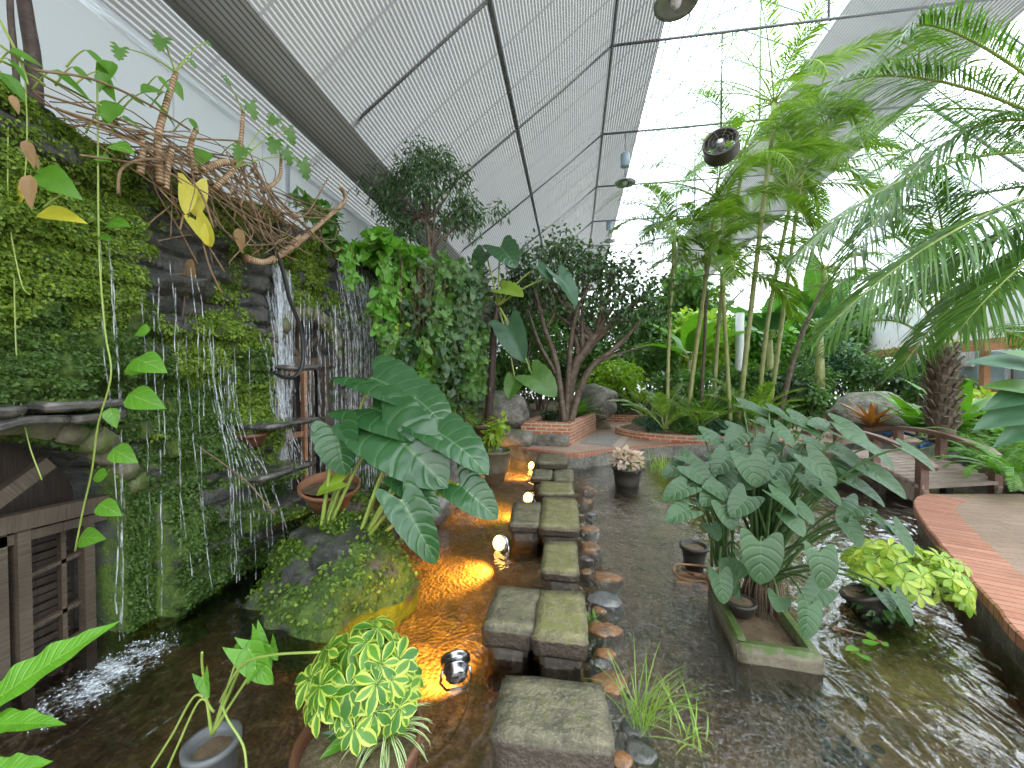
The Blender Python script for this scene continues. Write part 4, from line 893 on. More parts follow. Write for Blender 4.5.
for pts in ([(214, 712), (196, 695), (172, 735), (150, 770)], [(214, 712), (200, 700), (178, 745), (165, 775)], [(222, 705), (228, 720), (243, 745), (247, 772)], [(220, 702), (226, 690), (243, 664), (272, 655), (320, 652)], [(205, 690), (202, 665), (202, 652)]): mb.addm(tube(spline([AY(x, y, Yd-.02*i) for i, (x, y) in enumerate(pts)], 7), .0045, 6))
build('stalk', mb, M['petiole'], parent=ar)
# bird's nest fern at the left edge
bn = thing('birds_nest_fern', 'bright green strap leaves reaching in at the lower left edge', 'plant', AY(-60, 760, .8)); TN = leaf_t('strap', .14, 7, 26, .25, .12, wave=.12, wf=4, edge=.06)
bp_ = AY(-70, 740, .8)
for (bx, by, tx, ty, Yb, Yt, w, fc) in [(-30, 718, 106, 617, .80, .93, 1.08, (-.1, -.8, .9)), (-30, 726, 61, 716, .8, .82, .8, (0, -.3, 1)), (-40, 790, 42, 758, .72, .74, 1.2, (0, -.6, 1))]:
    big_leaf(bn, TN, AY(bx, by, Yb), AY(tx, ty, Yt), w, 'nest', bp_, .005, fc, .0)

# ---- heart-leaf plant in the stone trough
tc = [AZ(*c, .10) for c in [(745, 644), (806, 622), (770, 590), (712, 592)]]; c0 = np.mean(tc, 0)
tw = .40; td = .62; trz = -.08; tx_, ty_ = AZ(757, 613, .10)[:2]
tr = thing('stone_trough', 'low mossy stone trough standing in the water under the heart-leaved plant', 'planter', (tx_, ty_, -.2)); mb = MB()
for (dx, dy, w_, d_) in ((0, -td/2, tw, .06), (0, td/2, tw, .06), (-tw/2+.03, 0, .06, td), (tw/2-.03, 0, .06, td)):
    mb.addm(bstone((tx_+dx*math.cos(trz)-dy*math.sin(trz), ty_+dx*math.sin(trz)+dy*math.cos(trz), -.05), (w_, d_, .30), trz, 3, bev=.012, rough=.008))
build('trough_wall', mb, M['mossy_pot'], parent=tr); build('soil', MB().addm(box((tx_, ty_, -.06), (tw-.08, td-.08, .2), trz)), M['soil'], parent=tr)
TH = leaf_t('heart', .56, 11, 13, .20, .22, wave=.012, wf=3)
hp_ = thing('heart_leaf_plant', 'large clump of dark heart-shaped leaves on long stalks rising from the stone trough', 'plant', (tx_, ty_+.12, .05))
def c7(x, y): return 640+x/2.56, 350+y/2.56
R1 = np.array([tx_+.10, ty_+.16, .22]); R2 = AZ(722, 566, .2)
LV = [(345,200,402,240,2.7,1.),(275,278,306,348,2.5,1.05),(430,275,512,342,2.35,.72),(338,368,412,415,2.3,.8),(378,425,425,472,2.25,1.0),(308,492,316,602,2.2,.95),(458,520,482,614,2.15,.98),(430,656,433,744,2.1,.78),(203,575,220,650,2.3,.82),(355,633,355,664,2.2,1.1),
 (215,398,242,458,2.4,.95),(185,352,240,386,2.5,.9),(128,298,186,342,2.6,.95),(120,350,62,376,2.5,.8),(125,408,70,430,2.4,.8),(145,388,182,404,2.5,.8),(160,218,226,240,3.0,.8),(230,205,300,228,3.1,.75),(175,286,236,306,2.8,.85),(240,257,300,280,2.8,.8),
 (385,172,452,197,2.9,.75),(298,180,342,198,3.1,.8),(420,232,482,252,2.7,.8),(500,185,592,216,2.8,.6),(523,222,652,275,2.5,.62),(510,262,592,312,2.6,.66),(590,312,697,372,2.4,.6),(530,335,642,390,2.45,.58),(672,252,770,302,2.3,.62),(530,445,572,502,2.4,.9),
 (655,628,706,706,2.1,.5),(618,622,652,664,2.15,1.0),(650,452,712,522,2.3,.62),(262,142,338,162,3.2,.55),(330,150,382,168,3.15,.6),(110,300,58,316,2.9,.7),(108,272,162,292,2.9,.75),(180,450,202,484,2.5,1.1),(250,590,215,545,2.5,1.0),(462,612,430,652,2.3,.9),
 (262,520,290,560,2.4,.9),(330,340,388,338,2.7,.75),(585,250,662,300,2.6,.6),(250,330,200,352,2.7,.8),(415,305,360,330,2.7,.8),(545,292,490,315,2.6,.8),(385,300,340,322,2.8,.8),(210,320,162,346,2.8,.8), (480,200,440,182,2.9,.8),(560,400,510,430,2.5,.7),(600,430,655,470,2.35,.6),(330,240,300,282,2.75,.95),(395,255,430,300,2.75,.85),(360,290,330,335,2.6,.95),(255,215,225,250,2.9,.9),(300,305,262,350,2.55,.95),(420,320,465,372,2.45,.9),(455,290,500,300,2.6,.75),(350,335,385,372,2.45,.95),(225,270,190,312,2.7,.9),(275,375,235,420,2.4,.9),(465,350,520,392,2.4,.75),(480,250,540,262,2.75,.7),(420,200,470,222,2.85,.8),(320,215,360,245,2.9,.9),(160,322,130,362,2.6,.9),(400,400,450,440,2.3,.85),(200,355,160,392,2.5,.9)]
rs = np.random.default_rng(3)
for k, (bx, by, tx, ty, Y, w) in enumerate(LV):
    b = AY(*c7(bx, by), Y); t = AY(*c7(tx, ty), Y-.08); left = bx < 265 and by > 195
    side = (tx-bx)/80.; fc = A(side*.35+rs.normal()*.12, -.75, .75 if ty-by < 60 else .35)
    root = (R2 if left else R1)+A(rs.normal()*.035, rs.normal()*.035, 0)
    big_leaf(hp_, TH, b, t, w*1.15, 'trough_leaf', root, .006, fc, .30, 'stalk')
mb = MB()
for k in range(120):
    a = rs.random()*2*PI; r = .10*math.sqrt(rs.random()); p = R1+A(r*math.cos(a), r*math.sin(a), .12+.1*rs.random()); mb.addm(tube([p, p+A(rs.normal()*.015, rs.normal()*.015, -.12), p+A(r*.5*math.cos(a), r*.5*math.sin(a), -.36)], .0035, 4))
build('root_skirt', mb, M['root'], parent=hp_)
mb = MB()
for k in range(70):
    a = rs.random()*2*PI; p = R1+A(.03*math.cos(a), .03*math.sin(a), .1); h = .35+.4*rs.random(); mb.addm(tube(bez(p, p+A(.03*math.cos(a), .03*math.sin(a), h*.6), p+A(.26*math.cos(a)*rs.random()+.1, .2*math.sin(a), h), 7), np.linspace(.008, .004, 7), 5))
build('stalk', mb, M['dark'], parent=hp_)
for (px, py, z, r, h, m, lab) in [(694, 545, .13, .10, .20, 'black_pot', 'black pot in the water behind the left part of the heart-leaved clump'), (741, 600, .16, .075, .09, 'black_pot', 'small black pot resting on the stone trough'), (722, 578, .17, .09, .16, 'brown_pot', 'brown pot under the left stalks of the heart-leaved clump')]:
    c = AZ(px, py, z)-A(0, 0, h); t = thing('pot', lab, 'pot', (c[0], c[1], min(c[2], -.0))); pot(t, c, r, h, m)
rc = AZ(695, 573, .06); th = np.linspace(0, 2*PI, 40); tag(build('hoop', MB().addm(tube(np.c_[rc[0]+.15*np.cos(th), rc[1]+.15*np.sin(th), rc[2]+.008*np.sin(th*3)], .009, 7)).addm(disc((rc[0], rc[1], -.0), .145, 30, 5, .01, 2)), [M['rust']]), 'round tan basket rim in the water left of the stone trough', 'basket')
# ---- golden umbrella plant standing in the water on the right
gp = AZ(893, 607, .02); g0 = umbrella_plant('umbrella_plant', 'golden-yellow umbrella plant standing in the water near the brick path edge', (gp[0], gp[1], .08), 72, .31, .36, 'gold', 8, .074, tilt=(.25, -.1))
mb = MB(); cloud(mb, [(gp[0]-.12, gp[1]-.05, .05)], (.16, .12, .08), 130, .08, leaf_t('ovate', .3, 3, 4), 4, mat=0); build('lower_foliage', mb, M['dark'], parent=g0)
c = AZ(878, 596, .1)-A(0, 0, .2); t = thing('pot', 'leaning brown pot half under water below the golden umbrella plant', 'pot', (c[0], c[1], -.1)); pot(t, c, .12, .22, 'black_pot', tilt=.35, az=2.5)
# floating twig with leaves
tw_ = thing('twig', 'fallen brown twig with two green leaves floating on the water right of the trough', 'twig', AZ(862, 636, .01)); build('stick', MB().addm(tube(spline([AZ(*c, .012) for c in [(832, 626), (850, 631), (868, 636), (886, 645)]], 6), .006, 6)), M['rust'], parent=tw_)
mb = MB(); 
for (x, y, a, s) in [(863, 643, .2, .10), (873, 640, 1.2, .09), (858, 648, 3.5, .09), (872, 661, 2.2, .08), (884, 646, .8, .06)]: mb.addm(put(leaf_t('ovate', .3, 5, 6, .1, .05), AZ(x, y, .014), A(math.cos(a), math.sin(a), .05), A(0, 0, 1), s))
build('foliage', mb, M['pothos'], parent=tw_)
# ---- grass tufts
def tuft(label, px, py, z, n, L, w, mat, seed, lean=(0, 0), el=1.0, name='grass_tuft', wid=.03, dr=.9):
    p = AZ(px, py, z); t = thing(name, label, 'grass', p); mb = MB(); rs = np.random.default_rng(seed)
    for k in range(n):
        a = rs.random()*2*PI; strap_leaf(mb, arc(p+A(rs.normal()*wid, rs.normal()*wid, 0), a, el+.5*rs.random(), L*(.5+.6*rs.random()), dr*(.3+rs.random()), 7)+np.linspace(0, 1, 7)[:, None]**1.5*A(lean[0], lean[1], 0)*L, w)
    build('foliage', mb, M[mat], parent=t); return t
tuft('tall thin grass tuft growing from the rocks right of the large slab', 640, 726, .03, 54, .34, .0026, 'grass', 4, (.08, .05), .9)
tuft('low bright grass tuft in the current right of the tall grass', 690, 738, .0, 22, .22, .003, 'grass', 6, (-.25, .1), .5)
tuft('small weeds between the orange rocks beside the near block pair', 588, 620, .05, 26, .08, .004, 'green', 9, el=.8)
tuft('feathery water grass behind the pink potted plant, left of the heart-leaved clump', 662, 474, .0, 70, .38, .004, 'lime', 10, el=1.0, wid=.1)
# ---- potted pink plant at the far end of the pond
c = AZ(627, 484, .0); pk = thing('potted_pink_plant', 'black pot of pink and white leaved plant standing in the water near the plaza', 'plant', (c[0], c[1], -.15)); pot(pk, (c[0], c[1], -.12), .20, .36, 'black_pot', taper=.75)
mb = MB(); cloud(mb, [(c[0], c[1], .36)], (.20, .2, .13), 330, .085, leaf_t('ovate', .34, 3, 4, .2, .2), 12, .4, .0, 1.1); build('foliage', mb, M['pink'], parent=pk)
mb = MB(); cloud(mb, [(c[0], c[1], .30)], (.16, .16, .08), 100, .08, leaf_t('ovate', .34, 3, 4, .2, .2), 13, .4, .0, 1.1); build('lower_foliage', mb, M['mid'], parent=pk)
# ================================================================== WATER ON THE WALL
def wx(y, z): return wall_x(np.array([y]), np.array([z]))[0]
def strands(name, label, Y0, Y1, z0, z1, n, seed, w=(.004, .014), mat='fall', cat='waterfall', out=.03, zj=.3, group='streams of water down the mossy wall'):
    rs = np.random.default_rng(seed); mb = MB()
    for k in range(n):
        y = Y0+(Y1-Y0)*rs.random(); za = z1-zj*rs.random()**2; zb = z0+(za-z0)*.6*rs.random()**3; m = 26; zz = np.linspace(za, zb, m)
        yy = y+np.cumsum(rs.normal(size=m))*.004; x = np.convolve(np.pad(np.maximum.accumulate(wall_x(np.full(m, y), zz)), 4, mode='edge'), np.ones(9)/9, 'valid')+.02+out*(.6+.6*rs.random()); ww = (w[0]+(w[1]-w[0])*rs.random())*(.6+.8*rs.random(m))
        V = np.stack([np.c_[x, yy-ww, zz], np.c_[x+.006, yy, zz], np.c_[x, yy+ww, zz]], 1).reshape(-1, 3)
        mb.add(V, grid_faces(3, m), np.stack([np.tile([0, .5, 1], m), np.repeat(zz, 3)], 1))
    return tag(build(name, mb, M[mat], loc=(-2.5, (Y0+Y1)/2, z0)), label, cat, group)
strands('waterfall', 'white falling water left of the second door, below the brown stems', 3.14, 3.42, .45, 2.55, 75, 1, (.002, .010))
strands('waterfall', 'white falling water right of the second door, beside the hanging vines', 4.20, 4.95, .2, 2.9, 110, 2, (.002, .010))
strands('waterfall', 'fine drips of water in front of the second door', 3.42, 4.2, .3, 2.35, 30, 3, (.001, .0035), out=.10)
strands('waterfall', 'thin dripping water over the left mossy wall above the lattice door', 1.75, 2.35, .1, 2.3, 12, 4, (.001, .003), out=.05)
strands('waterfall', 'thin drips from the slate ledges in the middle of the wall', 2.45, 3.15, .05, 1.9, 26, 5, (.001, .003), out=.06)
# foam where it lands
def foam(label, cx, cy, rx, ry, rot, n, seed, px=None):
    rs = np.random.default_rng(seed); mb = MB(); na, nr = 90, 40; th = np.linspace(0, 2*PI, na, endpoint=False); rr = np.linspace(1.15, .01, nr)[:, None]
    gx, gy = rr*np.cos(th), rr*np.sin(th); r = np.broadcast_to(rr, gx.shape)
    X_ = cx+(gx*rx*math.cos(rot)-gy*ry*math.sin(rot)); Y_ = cy+(gx*rx*math.sin(rot)+gy*ry*math.cos(rot))
    h = fbm(np.stack([X_*16, Y_*16, X_*0], -1).reshape(-1, 3), 4, seed).reshape(X_.shape); z = .006+np.clip(1.15-r, 0, 1)*.03*h
    mb.add(np.stack([X_, Y_, z], -1).reshape(-1, 3), grid_faces(na, nr, True), np.c_[r.ravel(), r.ravel()])
    for k in range(n):
        a = rs.random()*2*PI; q = rs.random()**.6; x = cx+q*(rx*math.cos(a)*math.cos(rot)-ry*math.sin(a)*math.sin(rot)); y = cy+q*(rx*math.cos(a)*math.sin(rot)+ry*math.sin(a)*math.cos(rot))
        mb.addm(rock((x, y, .005+.05*rs.random()*(1-q)), (.002+.003*rs.random(),)*3, seed=k, sub=1, amp=.2))
    return tag(build('foam', mb, M['foam'], loc=(cx, cy, 0)), label, 'foam', kind='stuff')
p_, q_ = AZ(62, 708, 0), AZ(150, 648, 0); cc = (p_+q_)/2
foam('white foam churning at the foot of the wall beside the lattice door', cc[0], cc[1], np.linalg.norm(q_-p_)*.85, .20, math.atan2(q_[1]-p_[1], q_[0]-p_[0]), 240, 3)
c = AZ(362, 518, 0); foam('white foam below the second waterfall behind the big glossy leaves', c[0], c[1], .35, .25, 1.2, 60, 4)

# ================================================================== THINGS ON THE WALL TOP
TO = leaf_t('ovate', .27, 7, 9, .22, .25); TV = leaf_t('heart', .46, 7, 9, .22, .2)
# tangle of old climber stems hanging over the wall edge
tg = thing('climbing_philodendron', 'tangle of bare brown climber stems spilling over the wall top', 'plant', AX(200, 190, -2.55))
rs = np.random.default_rng(12); mb = MB()
for k in range(46):       # thin runners from the left along the wall top to the hanging bundle
    x0 = 30+rs.random()*130; y0 = np.interp(x0, [30, 130], [95, 150])+rs.normal()*10; x1 = 170+rs.random()*110; y1 = 160+rs.random()*70; X_ = -2.40+.15*rs.normal()*.6
    pts = [AX(x0, y0, -2.6), AX(x0*.5+x1*.5+rs.normal()*12, (y0+y1)/2-8+rs.normal()*10, X_-.05), AX(x1, y1, X_)]
    if rs.random() < .75: pts.append(AX(x1+rs.normal()*25, y1+15+rs.random()*35, X_+.03))
    mb.addm(tube(spline(pts, 7), .0028+.004*rs.random()**2, 5))
for k in range(40):       # right-hand bundle drooping towards the curled tip
    x0 = 190+rs.random()*70; y0 = 150+rs.random()*45; x1 = 262+rs.random()*72; y1 = 205+rs.random()*45; X_ = -2.36+rs.normal()*.07
    mb.addm(tube(spline([AX(x0, y0, X_-.08), AX((x0+x1)/2, (y0+y1)/2-10+rs.random()*32, X_), AX(x1, y1, X_+.02), AX(x1-15+rs.random()*40, y1+rs.normal()*16, X_+.02)], 7), .003+.004*rs.random(), 5))
for (pts, r) in [([(60, 110), (120, 128), (180, 137), (240, 141)], .006), ([(35, 70), (95, 80), (150, 105), (190, 130)], .006), ([(118, 195), (121, 170), (140, 160), (165, 160)], .008), ([(80, 155), (115, 160), (150, 165)], .005), ([(250, 165), (265, 200), (272, 235), (277, 262)], .004), ([(190, 150), (197, 210), (208, 262), (222, 294)], .006)]:
    mb.addm(tube(spline([AX(x, y, -2.33) for x, y in pts], 8), r, 6))
build('runner', mb, M['stem_brown'], parent=tg)
for (pts, r) in [([(160, 185), (158, 140), (166, 105), (176, 72)], .022), ([(196, 175), (190, 150), (196, 128)], .02), ([(214, 190), (236, 165), (241, 140), (243, 112)], .020), ([(200, 170), (225, 162), (245, 165)], .026), ([(262, 192), (279, 178), (281, 158)], .017), ([(270, 262), (295, 245), (330, 215), (345, 200), (340, 186)], .026), ([(245, 258), (265, 262), (285, 250), (300, 236)], .028), ([(140, 175), (143, 150), (140, 135)], .018), ([(165, 190), (168, 165), (172, 150)], .02)]:
    build('ringed_stem', MB().addm(tube(spline([AX(x, y, -2.36) for x, y in pts], 10), np.linspace(r, r*.62, (len(pts)-1)*10+1), 9)), M['ringed'], parent=tg)
mb = MB(); yl = [(193, 185, 196, 214, 1.05), (196, 220, 215, 247, .9), (188, 190, 186, 212, .8), (200, 226, 208, 245, .7)]
for (bx, by, tx, ty, w) in yl: big_leaf(tg, TV, AX(bx, by, -2.30), AX(tx, ty, -2.28), w, 'yellow', None, facing=(.8, -.6, .3), name='yellow_leaf')
for (bx, by, tx, ty) in [(238, 228, 242, 252), (26, 140, 32, 165), (30, 175, 26, 205), (28, 148, 40, 168), (12, 95, 18, 112)]: big_leaf(tg, TO, AX(bx, by, -2.30), AX(tx, ty, -2.28), .8, 'dead', None, facing=(.3, -.5, .9), name='dead_leaf')
# green climber leaves along the top
gl_ = thing('climbing_vine', 'green climber with pointed leaves along the wall top at upper left', 'vine', AX(60, 90, -2.6)); rs = np.random.default_rng(2)
s1_ = lambda x, y: (x/2.926, y/2.926)
for (bx, by, tx, ty, w) in [(30,148,132,184,.9),(22,170,92,240,.9),(4,212,86,292,1.),(250,146,356,228,.75),(152,206,290,292,.75),(212,195,276,238,.9),(480,268,412,246,1.),(460,222,508,268,.9),(418,272,530,358,.62),(290,208,330,290,.7),(355,342,442,384,.9),(288,332,342,368,.8),(376,278,432,306,.8),(552,345,590,388,1.2),(690,418,732,452,1.1),(328,420,382,442,.8),(205,565,118,488,.8),(340,300,300,345,.8),(600,440,575,470,1.),(500,230,540,290,.8),(330,180,280,240,.5)]:
    b = AX(*s1_(bx, by), -2.36); t = AX(*s1_(tx, ty), -2.33); big_leaf(gl_, TO, b, t, w*1.5, 'green', b+A(-.1, .02*rs.normal(), -.08), .003, (.55, -.6+.3*rs.normal(), .55+.2*rs.normal()), .2)
for pts in ([(0, 45), (35, 70), (80, 95), (120, 115)], [(0, 60), (30, 75), (45, 85)], [(0, 20), (20, 60), (28, 85)]): build('stem', MB().addm(tube(spline([AX(x, y, -2.38) for x, y in pts], 8), .005, 6)), M['petiole'], parent=gl_)
# dissected-leaf seedlings on the ringed stems
for (x0, y0, lab, lv) in [(175, 72, 'small rosette of lobed leaves at the tip of the tallest ringed stem', [(162, 38, 158, 48), (207, 42, 212, 47), (190, 60, 196, 68), (120, 48, 118, 58)]), (243, 112, 'small lobed leaves on wiry stalks by the second ringed stem', [(250, 104, 256, 120), (225, 78, 231, 86)]), (236, 168, 'lobed leaves on fanned wiry stalks above the drooping brown stems', [(288, 130, 295, 146), (302, 162, 308, 180), (242, 148, 236, 156), (276, 118, 270, 122)]), (281, 158, 'short sprig of lobed leaves at the lower ringed stem', [(285, 150, 292, 166), (275, 140, 272, 152)])]:
    t = thing('leaf_rosette', lab, 'plant', AX(x0, y0, -2.34)); r0 = AX(x0, y0, -2.34)
    for (bx, by, tx, ty) in lv: big_leaf(t, leaf_t('heart', .5, 9, 13, .1, .2, edge=.4, wf=4), AX(bx, by, -2.30), AX(tx, ty, -2.28), .9, 'mid', r0, .0035, (.7, -.7, .3), .15)
# hanging strands
def hanging(label, pts, X_, leaves, mat='pothos', r=.004, T=TV, w=.95, fr=True, name='hanging_vine', Yc=None, smat='petiole'):
    f = (lambda x, y: AY(x, y, Yc)) if Yc else (lambda x, y: AX(x, y, X_))
    P = [f(x, y) for x, y in pts]; t = thing(name, label, 'vine', P[0]); build('stem', MB().addm(tube(spline(P, 8), r, 6)), M[smat], parent=t)
    rs = np.random.default_rng(len(pts)+int(pts[0][0]))
    for (bx, by, tx, ty) in leaves: big_leaf(t, T, f(bx, by), f(tx, ty)+A(.03, -.02, 0), w*(.9+.2*rs.random()), mat, None, facing=(.5+.2*rs.normal(), -.8, .45), name='leaf')
    return t
c2 = lambda x, y: (x/2.926, 250+y/2.926)
L = [(440,232,382,244),(432,338,338,346),(400,318,468,345),(376,422,458,450),(322,462,332,516),(330,582,384,612),(315,655,256,664),(290,742,340,766)]
hanging('long pothos vine with eight bright leaves hanging in front of the mossy wall', [(97, 62), (98, 150), (99, 250), (105, 330), (111, 375), (98, 425), (92, 470), (83, 510), (75, 551)], None, [(*c2(a, b), *c2(c_, d)) for a, b, c_, d in L]+[(80, 537, 98, 536), (97, 158, 107, 160), (112, 145, 129, 150), (108, 224, 124, 223), (100, 236, 108, 239)], Yc=1.72, r=.0045, T=TO, w=1.35)
hanging('thin vine strand with a yellow heart leaf at the left edge', [(25, 75), (27, 130), (24, 185), (15, 215), (14, 280), (18, 380), (28, 440), (42, 480)], None, [(22, 190, 8, 213)], 'yellow', Yc=1.50, r=.003)
hanging('single lance-shaped yellow leaf on a short stalk at upper left', [(26, 214), (33, 216), (40, 213)], None, [(40, 213, 75, 215)], 'yellow', Yc=1.52, r=.002, T=TO, w=.9)
hanging('thin bare vine strand hanging beside the mossy overhang', [(8, 120), (8, 200), (12, 240), (22, 285), (30, 295)], None, [(40, 170, 70, 193)], 'green', Yc=1.46, r=.003, T=TO, w=1.)
hanging('bare brown root hanging down the wall and trailing to the mossy mound', [(188, 265), (182, 320), (176, 350), (150, 378), (165, 415), (190, 440), (225, 465), (250, 485), (275, 515)], None, [(181, 268, 185, 296)], 'dead', Yc=2.35, r=.005, smat='root')
hanging('brown root strand looping below the stems at the wall centre', [(212, 200), (210, 250), (222, 295), (215, 270)], None, [(200, 275, 208, 287)], 'pothos', Yc=2.55, r=.004, smat='root')
hp2 = [AX(x, y, -2.34) for x, y in [(262, 232), (280, 262), (290, 300), (301, 330), (303, 360), (296, 376), (283, 377), (275, 372)]]
tag(build('hose', MB().addm(tube(spline(hp2, 8), .016, 8)), M['rubber']), 'black hose loop hanging beside the first waterfall', 'hose')
# mounds and curtains of small-leaved vine right of the second door
TR = leaf_t('heart', .50, 3, 5, .2, .2)
def curtain(label, px, y0, y1, X_, n, size, mat, seed, rows=3, name='hanging_vine', spread=4):
    rs = np.random.default_rng(seed); t = thing(name, label, 'vine', AX(px, y0, X_)); P = []; st = MB()
    for r_ in range(rows):
        xo = rs.normal()*spread; pts = [AX(px+xo+rs.normal()*4, y, X_+.03*rs.normal()) for y in np.linspace(y0, y1-rs.random()*(y1-y0)*.3, 5)]; c_ = spline(pts, 10); st.addm(tube(c_, .003, 4)); P.append(c_)
    P = np.concatenate(P); q = P[rs.integers(0, len(P), n)]+rs.normal(size=(n, 3))*.035; D = rs.normal(size=(n, 3))*.7+A(.2, -.2, -.8); N = rs.normal(size=(n, 3))*.35+A(.6, -.7, .4)
    build('foliage', MB().addm(put(TR, q, D, N, size*(.6+.7*rs.random(n)))), M[mat], parent=t); build('stem', st, M['petiole'], parent=t)
for k, (px, y0, y1, X_, n, s, m, lab) in enumerate([
    (352, 245, 300, -2.25, 60, .06, 'pothos', 'short leafy vine nearest the second waterfall'), (384, 250, 372, -2.15, 110, .085, 'pothos', 'long curtain of bright round leaves hanging nearest the second waterfall'),
    (398, 250, 355, -2.1, 90, .085, 'pothos', 'second bright vine curtain counted from the waterfall'), (420, 260, 372, -2.0, 120, .07, 'green', 'thin curtain of small leaves under the brown root mat'),
    (434, 275, 380, -1.95, 110, .06, 'mid', 'dull green vine curtain at the outer corner of the wall'), (446, 250, 350, -1.9, 110, .07, 'mid', 'darker vine curtain on the wall corner next to the tree trunks'),
    (408, 290, 360, -2.02, 70, .05, 'lime', 'fine pale strand of leaves in the middle of the vine curtain')]):
    curtain(lab, px, y0, y1, X_, n, s, m, k+5)
for k, (px, y0, y1, X_, m, s, lab) in enumerate([
    (418, 300, 400, -2.0, 'dark', .08, 'dark leafy creeper on the wall just left of the wall corner, under the root mat'), (438, 262, 345, -1.83, 'ficus', .08, 'dark small-leaved creeper high on the wall corner'), (444, 330, 420, -1.78, 'mid', .09, 'green creeper low on the wall corner above the pots'),
    (456, 262, 350, -1.68, 'mid', .09, 'green creeper high at the end of the wall beside the trunk'), (460, 335, 415, -1.64, 'dark', .09, 'dark creeper low at the end of the wall'), (472, 270, 345, -1.56, 'ficus', .09, 'dark creeper at the very end of the wall, upper half'),
    (476, 330, 400, -1.54, 'mid', .09, 'green creeper at the very end of the wall, lower half'), (428, 345, 410, -1.9, 'green', .08, 'bright creeper patch behind the top of the big glossy leaves'), (400, 340, 400, -2.1, 'mid', .07, 'hanging green creeper right of the second waterfall, low down')]):
    curtain(lab, px, y0, y1, X_, 420, s, m, k+45, rows=14, name='wall_creeper', spread=9)
def bush(name, label, c, rad, n, size, T, mat, seed, cat='shrub', stems=4, shell=.45, droop=.4, h0=None, smat='bark', group=None, up=.6):
    """leafy shrub: foliage round several sub-centres plus stems to the ground"""
    rs = np.random.default_rng(seed); c = np.asarray(c, float); rad = np.asarray(rad, float); z0 = (min(c[2]-rad[2], PL+.15) if c[1] > 7.0 else c[2]-rad[2]) if h0 is None else h0
    t = thing(name, label, cat, (c[0], c[1], z0), group); k = max(5, int(n/90)); d = nrm(rs.normal(size=(k, 3)))*rs.random((k, 1))**.4; cen = c+d*rad*.78
    mb = MB(); cloud(mb, cen, rad*.36, n, size, T, seed, shell, droop); build('foliage', mb, M[mat], parent=t)
    st = MB()
    for j in range(stems):
        e = cen[j % k]; b = A(c[0]+rs.normal()*rad[0]*.15, c[1]+rs.normal()*rad[1]*.15, z0); st.addm(tube(bez(b, (b+e)/2+A(rs.normal()*.05, rs.normal()*.05, .1), e, 7), np.linspace(.022, .008, 7)*(.5+rad[2]*.6), 6))
    build('stem', st, M[smat], parent=t); return t
TB = leaf_t('ovate', .30, 3, 4, .2, .25); TLn = leaf_t('lance', .13, 3, 5, .2, .35); TRd = leaf_t('ovate', .42, 3, 4, .15, .2)
bush('pothos_mound', 'bright leafy vine mound on the wall top above the curtains', AX(390, 255, -2.25), (.38, .8, .26), 620, .12, TR, 'pothos', 3, 'vine', 3)
bush('wall_shrub', 'low leafy plants on the wall top behind the curled brown stem', AX(325, 222, -2.6), (.22, .5, .22), 240, .12, TB, 'mid', 4, 'plant', 3)
mb = MB(); rs = np.random.default_rng(8); c = AX(430, 290, -1.95)
for k in range(160):
    p = c+A(rs.normal()*.10, rs.normal()*.35, .25+rs.normal()*.06); mb.addm(tube([p, p+A(.05+rs.normal()*.05, rs.normal()*.06, -.15), p+A(.07, rs.normal()*.09, -.45-.5*rs.random())], .0035, 4))
tag(build('root_mat', mb, M['root']), 'mat of dry brown roots hanging at the wall corner among green vines', 'roots')
# dark trunk in the upper left corner, behind the wall
t = thing('slender_tree', 'two dark slender tree trunks rising behind the wall in the upper left corner', 'tree', AX(37, 90, -2.95)); 
build('trunk', MB().addm(tube(spline([AX(x, y, -2.85) for x, y in [(36, 130), (33, 60), (27, 20), (20, -30), (12, -120)]], 6), np.linspace(.035, .025, 25), 9)), M['bark_dark'], parent=t)
build('trunk', MB().addm(tube(spline([AX(x, y, -2.8) for x, y in [(20, 120), (14, 50), (10, 0), (12, -80)]], 6), .013, 8)), M['bark_dark'], parent=t)

# ================================================================== TREES AND SHRUBS, LEFT BANK
def tree(name, label, base, pts, r, tips, rad, n, size, T, mat, seed, bark='bark', group=None, droop=.7, shell=.5, twigs=3):
    """trunk through pts, limbs to each tip, leaves round the tips"""
    rs = np.random.default_rng(seed); t = thing(name, label, 'tree', base, group); P = spline([base]+list(pts), 8); build('trunk', MB().addm(tube(P, np.linspace(r, r*.5, len(P)), 9)), M[bark], parent=t)
    cen = []; mb = MB()
    for k, e in enumerate(tips):
        s = P[int(len(P)*(.45+.5*rs.random()))]; e = np.asarray(e); c_ = bez(s, (s+e)/2+A(rs.normal()*.15, rs.normal()*.15, .1), e, 9); mb.addm(tube(c_, np.linspace(r*.45, r*.12, 9), 6)); cen.append(e)
        for j in range(twigs):
            q = e+rs.normal(size=3)*np.asarray(rad)*.7; mb.addm(tube(bez(c_[6], (c_[6]+q)/2+A(0, 0, .06), q, 6), np.linspace(r*.14, r*.05, 6), 4)); cen.append(q)
    build('limb', mb, M[bark], parent=t); fb = MB(); cloud(fb, np.array(cen), rad, n, size, T, seed+1, shell, droop); build('foliage', fb, M[mat], parent=t); return t
